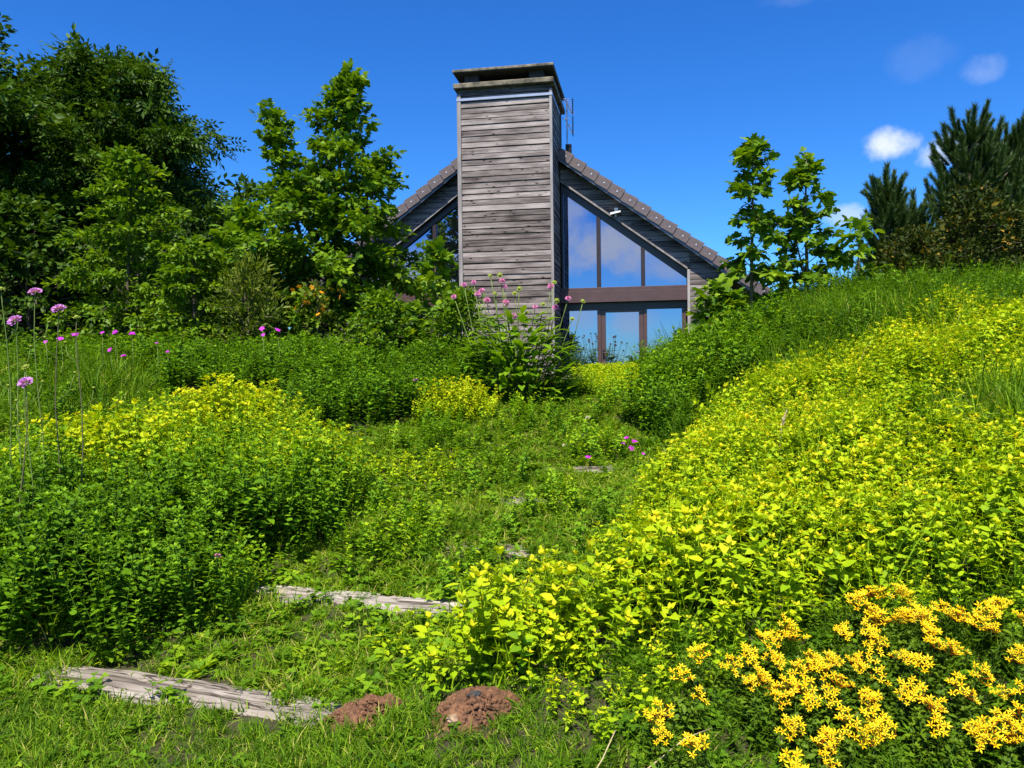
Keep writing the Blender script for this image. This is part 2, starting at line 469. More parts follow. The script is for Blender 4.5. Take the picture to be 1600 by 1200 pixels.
for i in range(nb + 1):
    z = 5.97 - pitch * (i + 1)
    if 5.855 < z + 0.05 < 5.93:     # the metal strip sits here
        pass
    o = bpy.data.objects.new('cladding_board', bm_front[i % 3]); o.parent = ch; col_link(o)
    o.location = (-1.72 + random.uniform(-.003, .003), 0.028 + random.uniform(-.008, .004), z + random.uniform(-.004, .003))
    o.rotation_euler = (random.uniform(-.03, .03), random.uniform(-.003, .003), 0)
    o = bpy.data.objects.new('cladding_board', bm_side[i % 3]); o.parent = ch; col_link(o)
    o.location = (-0.012 + random.uniform(-.004, .002), 0.03, z); o.rotation_euler = (0, 0, math.pi / 2)
MB().box(-1.80, -0.012, -0.1, -1.725, 0.05, 6.0, .004).build('corner_trim', M['trim'], ch)
MB().box(-0.035, -0.012, -0.1, 0.018, 0.045, 6.0, .004).build('corner_trim', M['trim'], ch)
MB().box(-1.80, -0.02, 5.872, 0.02, -0.0125, 5.918).box(0.0185, -0.02, 5.872, 0.025, GW, 5.918).build('flashing', M['flashing'], ch)
MB().box(-1.78, 0.012, 5.972, 0.0, 0.03, 6.085).build('cladding_board', M['cladding'], ch)
MB().box(-1.85, -0.09, 6.088, 0.06, GW + .68, 6.185, .012).build('slab', M['slab'], ch)
cap = MB().box(-1.86, -0.10, 6.385, 0.06, GW + .68, 6.44, .01).build('cap_slab', M['slab'], ch)
MB().box(-1.84, -0.085, 6.374, 0.04, GW + .66, 6.383).build('painted_cap_shade', M['soot_and_shade'], ch)  # thin dark plate, paints in the shade on the cap's underside
for u0 in (-1.66, -0.42):
    MB().box(u0, 0.06, 6.186, u0 + 0.27, 0.30, 6.372).build('pier', M['soot_and_shade'], ch)
    MB().box(u0, 1.45, 6.186, u0 + 0.27, 1.70, 6.372).build('pier', M['soot_and_shade'], ch)
MB().box(-1.2, .45, 6.186, -.6, 1.3, 6.32).build('flue', M['soot_and_shade'], ch)

# gable wall: boards above the glazing, parallel to the rakes, and beside the window
wall = MB().prism([(-5.1, -0.1), (3.3, -0.1), (3.3, rake(3.3, .30)), (RU, rake(RU, .30)), (-5.1, rake(-5.1, .30))], GW + 0.30, GW + 0.34).build('wall', M['interior'], house)
def clip_poly(poly, axis, val, keep_greater):
    o = []
    for i in range(len(poly)):
        a, b = poly[i], poly[(i + 1) % len(poly)]
        ina = (a[axis] >= val) == keep_greater; inb = (b[axis] >= val) == keep_greater
        if ina: o.append(a)
        if ina != inb:
            t = (val - a[axis]) / (b[axis] - a[axis])
            o.append((a[0] + (b[0] - a[0]) * t, a[1] + (b[1] - a[1]) * t))
    return o
GL = 1.26                     # rake drop of the cladding's lower edge
for side in (1, -1):
    def mu(u): return u if side == 1 else 2 * RU - u
    uin = 0.0 if side == 1 else RU - (-1.86 - RU) - 0.0
    band = [(0.02, 4.575), (2.545, 4.575 - SL * 2.525), (2.545 + .0, rake(2.545, .17)), (0.02, rake(0.02, .17))]
    band2 = [(2.55, 0.0), (3.3, 0.0), (3.3, rake(3.3, .17)), (2.55, rake(2.55, .17))]
    for bnd in (band, band2):
        z = 0.0
        while z < 5.3:
            pl = clip_poly(clip_poly(bnd, 1, z + .004, True), 1, z + .102, False) if len(bnd) > 2 else []
            z += pitch
            if len(pl) < 3: continue
            us = [mu(p[0]) for p in pl]; u0 = min(us); z0 = min(p[1] for p in pl)
            loc = [(mu(p[0]) - u0, p[1] - z0) for p in pl]
            if side == -1: loc = loc[::-1]
            o = MB().prism(loc, 0.0, 0.024).build('cladding_board', M['cladding'], wall)
            o.location = (u0, GW + random.uniform(-.003, .003), z0); o.rotation_euler = (0, 0, 0)
    # cladding's lower edge: a lighter trim under the boards, and the corner post
    e0, e1 = (mu(0.02), 4.575), (mu(2.5), 4.575 - SL * 2.48)
    q = [(e0[0], e0[1] - .045), (e1[0], e1[1] - .045), (e1[0], e1[1] - .004), (e0[0], e0[1] - .004)]
    if side == -1: q = q[::-1]
    MB().prism(q, GW - .02, GW + .05).build('edge_trim', M['trim'], wall)
    cpo = sorted((mu(2.495), mu(2.548)))
    MB().box(cpo[0], GW - .02, 0, cpo[1], GW + .12, 2.70, .004).build('corner_trim', M['trim'], wall)

# windows: every pane with its own frame bars
def pane(poly, parent, name='pane', y=GW + .135):
    return MB().prism(poly, y, y + .012).build(name, M['glass'], parent)
def top_glass(u): return 4.575 - .21 - SL * (u - .02)
for side in (1, -1):
    def mu(u): return u if side == 1 else 2 * RU - u
    def pol(p):
        q = [(mu(a), b) for a, b in p]
        return q if side == 1 else q[::-1]
    def bx(a, b): return sorted((mu(a), mu(b)))
    wn = MB()
    wn.prism(pol([(0.02, top_glass(.02)), (2.49, top_glass(2.49)), (2.49, top_glass(2.49) + .165), (0.02, top_glass(.02) + .165)]), GW + .08, GW + .19)
    a, b_ = bx(.02, .062); wn.box(a, GW + .085, 2.405, b_, GW + .185, top_glass(.02))
    window = wn.build('window', M['frame'], house)
    for a0, a1 in ((.725, .805), (1.60, 1.68)):
        a, b_ = bx(a0, a1)
        MB().box(a, GW + .075, 2.405, b_, GW + .18, top_glass(a1) + .03, .004).build('mullion', M['frame'], window)
    for (a0, a1) in ((.055, .73), (.80, 1.605), (1.675, 2.485)):
        pl = [(a0, 2.40), (a1, 2.40), (a1, max(2.41, top_glass(a1) + .01)), (a0, top_glass(a0) + .01)]
        pane(pol(pl), window)
    a, b_ = bx(.0, 2.49)
    MB().box(a, GW + .0, 2.335, b_, GW + .2, 2.40, .006).build('sill', M['frame_brown'], window)
    MB().box(a, GW - .045, 2.10, b_, GW + .1, 2.332, .006).build('beam', M['frame_brown'], window)
    # ground floor: fixed light, door, fixed light
    lower = MB().box(a, GW + .10, 1.955, b_, GW + .2, 2.098).build('window', M['frame'], house)
    for (a0, a1) in ((.02, .735), (1.70, 2.40)):
        pane(pol([(a0, .08), (a1, .08), (a1, 1.96), (a0, 1.96)]), lower, y=GW + .145)
    for (a0, a1) in ((.725, .80), (1.645, 1.71), (2.39, 2.47)):
        c0, c1 = bx(a0, a1)
        MB().box(c0, GW + .09, 0.0, c1, GW + .2, 1.954, .004).build('mullion', M['frame_brown'], lower)
    c0, c1 = bx(.02, 2.47)
    door = MB()
    for (a0, a1, z0, z1) in ((.803, .89, .0, 1.95), (1.55, 1.642, .0, 1.95)):
        d0, d1 = bx(a0, a1); door.box(d0, GW + .10, z0, d1, GW + .18, z1, .004)
    d0, d1 = bx(.891, 1.549)
    door.box(d0, GW + .105, 1.905, d1, GW + .175, 1.95); door.box(d0, GW + .105, 0, d1, GW + .175, .14)
    dr = door.build('door', M['frame_brown'], house)
    pane(pol([(.885, .13), (1.555, .13), (1.555, 1.91), (.885, 1.91)]), dr, y=GW + .14)
    for hx in (.845, 1.60):
        h_ = mu(hx)
        MB().box(h_ - .018, GW + .085, .98, h_ + .018, GW + .10, 1.16, .003).tube([(h_, GW + .09, 1.10), (h_, GW + .045, 1.10), (h_ + (.11 if hx < 1 else -.11) * side, GW + .04, 1.10)], .010, 6).build('handle', M['dark_metal'], dr)
MB().box(-5.0, GW + .36, -.05, 3.2, GW + 8, .0).build('floor', M['interior'], house)

# roof: two decks, verge fascia, verge tiles one by one, field tiles in courses
EU = 4.95
for side in (1, -1):
    def mu(u): return RU + side * u
    def P(u, drop): return (mu(u), RZ - drop - SL * u)
    q = [P(0, .165), P(EU, .165), P(EU, .05), P(0, .05)]
    q = q[::-1] if side == 1 else q
    q = q if side == -1 else q
    poly = [P(0, .165), P(EU, .165), P(EU, .05), P(0, .05)]
    if side == -1: poly = poly[::-1]
    roof = MB().prism(poly, GW - .16, GW + 9.3).build('roof', M['frame'], house)
    poly = [P(0, .262), P(EU, .262), P(EU, .18), P(0, .18)]
    if side == -1: poly = poly[::-1]
    MB().prism(poly, GW - .205, GW - .162).build('fascia', M['fascia'], roof)
    # soffit under the overhang, behind the fascia
    poly = [P(0, .19), P(EU, .19), P(EU, .168), P(0, .168)]
    if side == -1: poly = poly[::-1]
    MB().prism(poly, GW - .16, GW + .3).build('soffit', M['cladding'], roof)
    # courses of tiles over the deck
    cs = MB()
    g_ = 0.31 * math.cos(math.atan(SL))
    k = 0
    while k * g_ < EU:
        u0, u1 = k * g_, min((k + 1) * g_, EU) + .02
        poly = [P(u0, .048), P(u1, .048), P(u1, -.005), P(u0, .03)]
        if side == -1: poly = poly[::-1]
        cs.prism(poly, GW - .15, GW + 9.3)
        k += 1
    tag(cs.build('roof_tiles', M['tile'], roof), kind='stuff')
    tl = MB()
    cA, sA = math.cos(math.atan(SL)), math.sin(math.atan(SL))
    Lt, Ht = 0.296, 0.185
    th = math.radians(4.0)
    tl.prism([(0, -Ht), (Lt, -Ht - math.tan(th) * 0), (Lt, 0.012), (0, 0)] if side == 1 else [(-Lt, -Ht), (0, -Ht), (0, 0), (-Lt, .012)], -.028, .03)
    tme = tl.mesh('verge_tile'); tme.materials.append(M['tile'])
    nl = MB(); sx = side
    nl.box(.17 * sx - .012, -.034, -.105, .17 * sx + .012, -.0285, -.08)
    nme = nl.mesh('nail'); nme.materials.append(M['nail'])
    k = 0
    while k * g_ < EU - .1:
        o = bpy.data.objects.new('verge_tile', tme); o.parent = roof; col_link(o)
        u = k * g_
        o.location = (mu(u), GW - .21 + random.uniform(-.003, .003), RZ - SL * u + .012 + random.uniform(-.004, .004))
        o.rotation_euler = (0, side * (math.atan(SL) - th + random.uniform(-.012, .012)), 0)
        q_ = o
        nl_o = bpy.data.objects.new('nail', nme); nl_o.parent = roof; col_link(nl_o)
        nl_o.location = o.location; nl_o.rotation_euler = o.rotation_euler
        k += 1
# house side walls and back, in case one steps aside
MB().box(3.30, GW + .02, -.1, 3.34, GW + 9, 2.35).box(-5.16, GW + .02, -.1, -5.12, GW + 9, 2.35).prism([(-5.1, -.1), (3.3, -.1), (3.3, rake(3.3, .3)), (RU, rake(RU, .3)), (-5.1, rake(-5.1, .3))], GW + 9, GW + 9.05).build('wall', M['cladding_side'], house)

# security lamp on the gable
lamp = empty('security_lamp', (0, 0, 0)); lamp.parent = None
hm = Matrix.Translation(Vector(HO)) @ Matrix.Rotation(-HA, 4, 'Z')
lamp.matrix_world = hm @ Matrix.Translation((1.13, GW - .01, 3.83)) @ Matrix.Scale(.68, 4)
tag(lamp, 'small white motion lamp on the gable boards right of the chimney', 'lamp')
MB().box(-.055, -.03, .07, .055, .0, .20, .008).build('mount', M['white_plastic'], lamp)
MB().add([(-.17, -.20, -.03), (.13, -.20, .03), (.13, -.02, .06), (-.17, -.02, .0), (-.17, -.20, .03), (.13, -.20, .08), (.13, -.02, .11), (-.17, -.02, .06)], [(3, 2, 1, 0), (4, 5, 6, 7), (0, 1, 5, 4), (1, 2, 6, 5), (2, 3, 7, 6), (3, 0, 4, 7)]).build('lamp_head', M['white_plastic'], lamp)
MB().tube([(-.02, -.07, -.02), (-.02, -.07, -.075)], [.035, .03], 8).build('sensor', M['white_plastic'], lamp)

# television aerial behind the chimney's right flank
ant = empty('television_aerial', (0, 0, 0))
ant.matrix_world = hm @ Matrix.Translation((0.11, GW + .55, 4.3))
tag(ant, 'thin rooftop television aerial rising behind the chimney', 'aerial')
MB().tube([(0, 0, .55), (0, 0, 2.05)], .012, 6).build('mast', M['alu'], ant)
for zb, cnt, hl in ((1.95, 8, .20), (1.55, 3, .26)):
    mb = MB()
    mb.tube([(.0, -.35, zb), (.06, .55, zb - .03)], .010, 5)
    mb.build('boom', M['alu'], ant)
    for i in range(cnt):
        t_ = i / max(1, cnt - 1)
        MB().tube([(-.015 + .075 * t_ - .05, -.33 + .86 * t_, zb - .03 * t_ + .012), (.10 + .02 * t_, -.33 + .86 * t_, zb - .03 * t_ + .012)], .006, 4).build('element', M['alu'], ant)
    MB().add([(.115, -.1, zb - hl), (.125, .06, zb - hl), (.125, .06, zb + hl * .6), (.115, -.06, zb + hl * .6), (.12, -.06, zb - hl), (.13, .06, zb - hl), (.13, .06, zb + hl * .6), (.12, -.06, zb + hl * .6)], [(0, 1, 2, 3), (7, 6, 5, 4), (0, 4, 5, 1), (1, 5, 6, 2), (2, 6, 7, 3), (3, 7, 4, 0)]).build('reflector', M['dark_metal'], ant)
MB().box(-.03, -.06, .9, .09, .06, 1.12).build('mast_bracket', M['dark_metal'], ant)
ZONES = {
  'LIME_A': [(-0.48, 3.32), (-0.36, 3.47), (-0.09, 3.67), (0.07, 3.94), (0.31, 3.82), (0.53, 4.26), (0.92, 5.52), (1.36, 6.61), (1.98, 7.52), (2.62, 7.16), (2.61, 5.28), (3.00, 4.59), (3.31, 3.96), (2.54, 2.90), (1.70, 3.15), (1.36, 3.23), (1.06, 3.11), (0.78, 3.01), (0.54, 2.99), (0.40, 2.89), (-0.02, 2.93), (-0.31, 3.37)],
  'LIME_B': [(2.00, 7.63), (2.56, 8.04), (3.11, 8.12), (3.71, 8.16), (4.59, 8.59), (6.26, 7.49), (4.18, 5.00), (3.39, 6.76), (2.70, 5.48), (2.52, 7.03)],
  'LIME_D': [(2.20, 27.57), (1.89, 11.31), (1.49, 8.94), (0.78, 8.92)],
  'LIME_E': [(-3.78, 6.58), (-3.47, 7.92), (-2.46, 8.13), (-1.36, 6.53), (-1.29, 5.75), (-2.14, 5.35), (-3.14, 5.61)],
  'LIME_F': [(-1.50, 6.92), (-0.51, 7.01), (-0.48, 6.53), (-1.25, 6.23)],
  'LIME_G': [(-0.90, 3.83), (-0.59, 3.97), (-0.22, 4.01), (-0.45, 3.36)],
  'BUSH_L': [(-4.00, 5.22), (-3.83, 6.49), (-3.41, 7.64), (-2.37, 7.84), (-1.30, 6.36), (-1.10, 4.97), (-1.29, 4.98), (-1.73, 4.78), (-1.55, 4.21), (-1.74, 3.96), (-2.31, 3.87), (-2.91, 3.77)],
  'BUSH_M': [(-3.83, 8.59), (-3.90, 9.83), (-2.79, 10.98), (-1.29, 10.16), (-0.51, 10.08), (-0.21, 8.69), (-0.93, 7.77), (-1.92, 7.53), (-2.52, 8.55)],
  'BUSH_R': [(1.25, 8.49), (1.42, 8.69), (2.10, 10.12), (3.14, 9.84), (3.03, 8.44), (2.03, 8.24), (1.22, 7.31)],
  'MEADOW_L': [(-6.98, 9.75), (-4.47, 10.23), (-3.68, 8.57), (-4.38, 7.42), (-4.73, 6.59)],
  'RIDGE': [(2.14, 11.19), (3.08, 10.15), (3.83, 9.60), (6.89, 8.24), (6.20, 7.41), (4.42, 8.28), (3.67, 8.08), (2.93, 8.16), (1.97, 7.98), (1.46, 7.07), (1.14, 7.17)],
  'TUFT': [(3.34, 6.65), (3.65, 5.45), (3.22, 4.81), (3.12, 6.32)],
  'YELLOW': [(0.48, 3.08), (0.80, 3.00), (1.05, 3.02), (1.30, 3.09), (1.97, 2.95), (1.67, 2.50), (0.91, 2.55), (0.52, 2.66)],
  'PATH': [(-1.74, 3.98), (-1.73, 4.78), (-1.29, 4.98), (-1.35, 6.20), (-1.00, 7.82), (-0.14, 8.75), (0.75, 9.45), (1.39, 8.76), (1.19, 7.13), (0.64, 5.12), (0.37, 4.57), (-0.05, 4.87), (-0.24, 4.35), (-0.56, 3.40), (-0.77, 3.36), (-1.55, 3.84)],
}
# ------------------------------------------------------------------ leaf and plant kits
class Kit:
    """triangles with a tint each; the raw material of every plant"""
    def __init__(s): s.V, s.T, s.t, s.n = [], [], [], 0
    def add(s, verts, tris, tint):
        s.V.append(np.asarray(verts, float)); s.T.append(np.asarray(tris, int) + s.n)
        s.t.append(np.full(len(tris), tint)); s.n += len(verts); return s
    def done(s):
        s.V = np.concatenate(s.V); s.T = np.concatenate(s.T); s.t = np.concatenate(s.t); return s
def unit(v):
    v = np.asarray(v, float); return v / (np.linalg.norm(v) + 1e-9)
def frame_of(d, up=(0, 0, 1)):
    d = unit(d); s = np.cross(d, up)
    if np.linalg.norm(s) < 1e-4: s = np.array([1., 0, 0])
    s = unit(s); n_ = np.cross(s, d)
    return s, d, n_
OVATE = [(0, 0, 0), (.20, .30, .05), (0, .34, 0), (-.20, .30, .05), (.15, .68, .02), (0, .70, -.03), (-.15, .68, .02), (0, 1, -.10)]
OV_T = [(0, 1, 2), (0, 2, 3), (1, 4, 5), (1, 5, 2), (2, 5, 6), (2, 6, 3), (4, 7, 5), (5, 7, 6)]
def put_leaf(k, p, d, L_, w, tint, curl=1.0, roll=0.0, shape=OVATE, tris=OV_T):
    s, d, n_ = frame_of(d)
    if roll:
        s, n_ = s * math.cos(roll) + n_ * math.sin(roll), n_ * math.cos(roll) - s * math.sin(roll)
    v = [np.asarray(p) + s * (x * L_ * w) + d * (y * L_) + n_ * (z * L_ * curl) for x, y, z in shape]
    return k.add(v, tris, tint)
def put_blade(k, p, d, L_, w, bend, tint, seg=3):
    d = unit(d); s = unit(np.cross(d, (0.13, .2, 1.0)) if abs(d[2]) < .99 else (1, .3, 0))
    a = random.uniform(0, math.pi); out_ = np.array([math.cos(a * 2), math.sin(a * 2), 0])
    s = unit(np.cross(d, out_)); v = []
    for i in range(seg + 1):
        f = i / seg
        c = np.asarray(p) + d * (L_ * f) + out_ * (bend * L_ * f * f) - np.array([0, 0, bend * bend * L_ * f * f * .45])
        ww = w * (1 - f * f * .97) * .5
        v += [c - s * ww, c + s * ww]
    t = []
    for i in range(seg): t += [(2 * i, 2 * i + 1, 2 * i + 3), (2 * i, 2 * i + 3, 2 * i + 2)]
    return k.add(v, t, tint)
def put_stem(k, pts, r, tint, sides=3):
    mb = MB().tube([tuple(p) for p in pts], r, sides)
    v = np.concatenate(mb.v); t = []
    for f in mb.f:
        for i in range(1, len(f) - 1): t.append((f[0], f[i], f[i + 1]))
    return k.add(v, t, tint)
def sprig(h, pairs, L_, wid, spread=.75, lean=.12, lowt=.35, top=4, first=.15, w2=1.6, jitter=.3, root=0.0):
    """an upright stem with crossed pairs of oval leaves and a rosette at its tip"""
    k = Kit(); a0 = random.uniform(0, 6.3); la = random.uniform(0, 6.3)
    def at(f): return np.array([math.cos(la) * lean * h * f * f, math.sin(la) * lean * h * f * f, h * f])
    put_stem(k, [at(f) for f in (0, .5, 1)], [.0035, .003, .0018], .3)
    if root:                       # stem and old leaves further down, for plants that stand on a hummock of their own growth
        put_stem(k, [(0, 0, -root), (0, 0, 0)], [.004, .0035], .3)
        for q in range(5):
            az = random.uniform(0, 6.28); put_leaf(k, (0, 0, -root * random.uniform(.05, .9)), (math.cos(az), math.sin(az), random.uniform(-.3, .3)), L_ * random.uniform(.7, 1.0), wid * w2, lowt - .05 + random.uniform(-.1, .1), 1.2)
    for i in range(pairs):
        f = first + (1 - first) * (i / max(1, pairs - 1)) ** .9 * .96
        az = a0 + i * math.pi / 2 + random.uniform(-jitter, jitter)
        sz = L_ * (1.0 - .45 * max(0, f - .75) / .25) * random.uniform(.75, 1.15) * (.75 + .25 * min(1, f * 2))
        for sgn in (0, math.pi):
            el = random.uniform(-.15, .55) + (f > .85) * .35
            d = np.array([math.cos(az + sgn) * math.cos(el), math.sin(az + sgn) * math.cos(el), math.sin(el)])
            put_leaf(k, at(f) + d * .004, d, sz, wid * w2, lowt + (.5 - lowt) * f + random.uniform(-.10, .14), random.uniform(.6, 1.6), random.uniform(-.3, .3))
    for q in range(len(k.t)):
        if random.random() < .03: k.t[q] = k.t[q] + .34
    for j in range(top):
        az = a0 + j * 6.28 / top + .4; el = random.uniform(.45, 1.0)
        d = np.array([math.cos(az) * math.cos(el), math.sin(az) * math.cos(el), math.sin(el)])
        put_leaf(k, at(1.0), d, L_ * random.uniform(.4, .6), wid * w2, .58 + random.uniform(-.05, .12), .8)
    return k.done()
def grass_clump(nb, h, w, bend=(.2, .9), r=.03, t0=.5):
    k = Kit()
    for _ in range(nb):
        a = random.uniform(0, 6.3); rr = r * math.sqrt(random.random())
        d = (math.cos(a) * random.uniform(0, .35), math.sin(a) * random.uniform(0, .35), 1)
        dry = random.random() < .06
        put_blade(k, (math.cos(a) * rr, math.sin(a) * rr, -.01), d, h * random.uniform(.5, 1.15), w * random.uniform(.7, 1.2), random.uniform(*bend), .95 if dry else t0 + random.uniform(-.25, .22))
    return k.done()
def rosette(nl, L_, wid, el=(.1, .7), lobed=False):
    k = Kit()
    for i in range(nl):
        a = i * 2.4 + random.uniform(-.3, .3); e = random.uniform(*el)
        d = np.array([math.cos(a) * math.cos(e), math.sin(a) * math.cos(e), math.sin(e)])
        put_leaf(k, (0, 0, 0.0), d, L_ * random.uniform(.6, 1.1), wid, .5 + random.uniform(-.2, .2), random.uniform(1.0, 2.2), random.uniform(-.3, .3))
    return k.done()
def clover(n_):
    k = Kit()
    for _ in range(n_):
        a = random.uniform(0, 6.3); r = random.uniform(0, .07); h = random.uniform(.03, .075)
        p = np.array([math.cos(a) * r, math.sin(a) * r, h]); tn = .5 + random.uniform(-.18, .2)
        put_stem(k, [p * (.4, .4, 0), p], .0012, .4)
        b0 = random.uniform(0, 6.3)
        for j in range(3):
            az = b0 + j * 2.094; e = random.uniform(-.1, .35)
            put_leaf(k, p, (math.cos(az) * math.cos(e), math.sin(az) * math.cos(e), math.sin(e)), random.uniform(.018, .028), 2.1, tn, .8)
    return k.done()
def feather(n_, L_):
    """yarrow-like finely cut fronds"""
    k = Kit()
    for i in range(n_):
        a = random.uniform(0, 6.3); e = random.uniform(.5, 1.25); dd = np.array([math.cos(a) * math.cos(e), math.sin(a) * math.cos(e), math.sin(e)])
        s_ = unit(np.cross(dd, (0, 0, 1))); LL = L_ * random.uniform(.6, 1.1)
        put_blade(k, (0, 0, 0), dd, LL, .003, .3, .45, 2)
        for q in range(10):
            f = .2 + .8 * q / 10
            for sg in (-1, 1):
                put_blade(k, dd * LL * f, s_ * sg + dd * .5 + np.array([0, 0, .2]), LL * .2 * (1.15 - f * .6), .0035, .2, .5 + random.uniform(-.15, .15), 1)
    return k.done()
def kit_mesh(k, name, mat):
    me = bpy.data.meshes.new(name)
    me.vertices.add(len(k.V)); me.vertices.foreach_set('co', k.V.astype(np.float32).ravel())
    nt_ = len(k.T); me.loops.add(nt_ * 3); me.polygons.add(nt_)
    me.loops.foreach_set('vertex_index', k.T.astype(np.int32).ravel())
    me.polygons.foreach_set('loop_start', np.arange(0, nt_ * 3, 3, dtype=np.int32))
    me.attributes.new('tint', 'FLOAT', 'FACE').data.foreach_set('value', k.t.astype(np.float32))
    me.update(calc_edges=True)
    if mat: me.materials.append(mat)
    return me
def stamp(kits, pos, mats, scl, idx, dt):
    """many copies of kits as ONE kit: positions (N,3), rotation matrices (N,3,3), sizes, kit index, tint offset"""
    o = Kit()
    for ki, k in enumerate(kits):
        sel = np.nonzero(idx == ki)[0]
        if not len(sel): continue
        v = np.einsum('nij,vj->nvi', mats[sel] * scl[sel][:, None, None], k.V) + pos[sel][:, None, :]
        nv = len(k.V)
        t = k.T[None] + (np.arange(len(sel)) * nv)[:, None, None]
        o.V.append(v.reshape(-1, 3)); o.T.append(t.reshape(-1, 3) + o.n)
        o.t.append((k.t[None] + dt[sel][:, None]).ravel()); o.n += nv * len(sel)
    return o.done()
def rot_mats(rx, ry, rz):
    cx, sx, cy, sy, cz, sz = np.cos(rx), np.sin(rx), np.cos(ry), np.sin(ry), np.cos(rz), np.sin(rz)
    m_ = np.empty((len(rx), 3, 3))
    m_[:, 0, 0] = cz * cy; m_[:, 0, 1] = cz * sy * sx - sz * cx; m_[:, 0, 2] = cz * sy * cx + sz * sx
    m_[:, 1, 0] = sz * cy; m_[:, 1, 1] = sz * sy * sx + cz * cx; m_[:, 1, 2] = sz * sy * cx - cz * sx
    m_[:, 2, 0] = -sy; m_[:, 2, 1] = cy * sx; m_[:, 2, 2] = cy * cx
    return m_
def scatter(name, kits, mat, pos, tilt=.15, smin=.7, smax=1.2, itint=None, label=None, cat=None, svec=None, slope=None):
    """stuff: instances of small plants on points, through geometry nodes (the geometry itself is instanced, so it belongs to this object)"""
    N_ = len(pos)
    me = bpy.data.meshes.new(name)
    me.vertices.add(N_); me.vertices.foreach_set('co', np.asarray(pos, np.float32).ravel())
    rot = np.stack([rng.normal(0, tilt, N_), rng.normal(0, tilt, N_), rng.uniform(0, 6.283, N_)], 1)
    sc = rng.uniform(smin, smax, N_) if svec is None else svec * rng.uniform(smin, smax, N_)
    it = rng.normal(.5, .07, N_) if itint is None else itint
    me.attributes.new('rot', 'FLOAT_VECTOR', 'POINT').data.foreach_set('vector', rot.astype(np.float32).ravel())
    me.attributes.new('scl', 'FLOAT', 'POINT').data.foreach_set('value', sc.astype(np.float32))
    me.attributes.new('itint', 'FLOAT', 'POINT').data.foreach_set('value', it.astype(np.float32))
    me.attributes.new('pick', 'INT', 'POINT').data.foreach_set('value', rng.integers(0, len(kits), N_).astype(np.int32))
    me.update()
    ob = col_link(bpy.data.objects.new(name, me))
    tag(ob, label, cat, kind='stuff')
    ng = bpy.data.node_groups.new(name, 'GeometryNodeTree')
    ng.interface.new_socket('Geometry', in_out='INPUT', socket_type='NodeSocketGeometry')
    ng.interface.new_socket('Geometry', in_out='OUTPUT', socket_type='NodeSocketGeometry')
    A = ng.nodes.new; Lk = ng.links.new
    gi, go, ip, jn = A('NodeGroupInput'), A('NodeGroupOutput'), A('GeometryNodeInstanceOnPoints'), A('GeometryNodeJoinGeometry')
    for i, k in enumerate(kits):
        po = bpy.data.objects.new(name + '_sprig', kit_mesh(k, name + '_sprig', mat))
        oi = A('GeometryNodeObjectInfo'); oi.inputs['Object'].default_value = po
        g2 = A('GeometryNodeGeometryToInstance')
        Lk(oi.outputs['Geometry'], g2.inputs[0]); Lk(g2.outputs[0], jn.inputs[0])
    def named(nm, ty):
        n_ = A('GeometryNodeInputNamedAttribute'); n_.data_type = ty; n_.inputs['Name'].default_value = nm
        return [s for s in n_.outputs if s.enabled and s.name == 'Attribute'][0]
    e2r = A('FunctionNodeEulerToRotation'); Lk(named('rot', 'FLOAT_VECTOR'), e2r.inputs[0])
    Lk(gi.outputs[0], ip.inputs['Points']); Lk(jn.outputs[0], ip.inputs['Instance'])
    ip.inputs['Pick Instance'].default_value = True
    Lk(named('pick', 'INT'), ip.inputs['Instance Index']); Lk(e2r.outputs[0], ip.inputs['Rotation'])
    Lk(named('scl', 'FLOAT'), ip.inputs['Scale']); Lk(ip.outputs[0], go.inputs[0])
    md = ob.modifiers.new('plants', 'NODES'); md.node_group = ng
    return ob
def in_poly(x, y, poly):
    c = np.zeros(len(x), bool); j = len(poly) - 1
    for i in range(len(poly)):
        xi, yi = poly[i]; xj, yj = poly[j]
        c ^= ((yi > y) != (yj > y)) & (x < (xj - xi) * (y - yi) / (yj - yi + 1e-12) + xi)
        j = i
    return c
def ragged(x, y, amp=.14):
    """nudges points before a zone test, so that beds have uneven outlines"""
    return x + amp * np.sin(5.1 * x + 7.3 * y) * .6 + amp * np.sin(11.7 * y - 4.1 * x) * .4, y + amp * np.sin(6.1 * x - 5.2 * y + 1.3) * .6 + amp * np.sin(13.1 * x + 3.7 * y) * .4
def zone_of(x, y):
    xx, yy = ragged(x, y)
    z = {k: in_poly(xx, yy, p) for k, p in ZONES.items()}
    z['PATH'] = in_poly(x, y, ZONES['PATH'])
    return z
def field(dens, x0, x1, y0, y1, keep):
    n_ = int(dens * (x1 - x0) * (y1 - y0))
    x = rng.uniform(x0, x1, n_); y = rng.uniform(y0, y1, n_)
    k = keep(x, y) & in_view(x, y) & clear_of(x, y)
    x, y = x[k], y[k]
    return np.stack([x, y, terrain(x, y) - .006], 1)
def in_view(x, y):
    return np.abs(x) < y * .70 + 2.0
MOUNDS = ((-.62, 3.24, .15, .075), (-.17, 3.11, .15, .085))
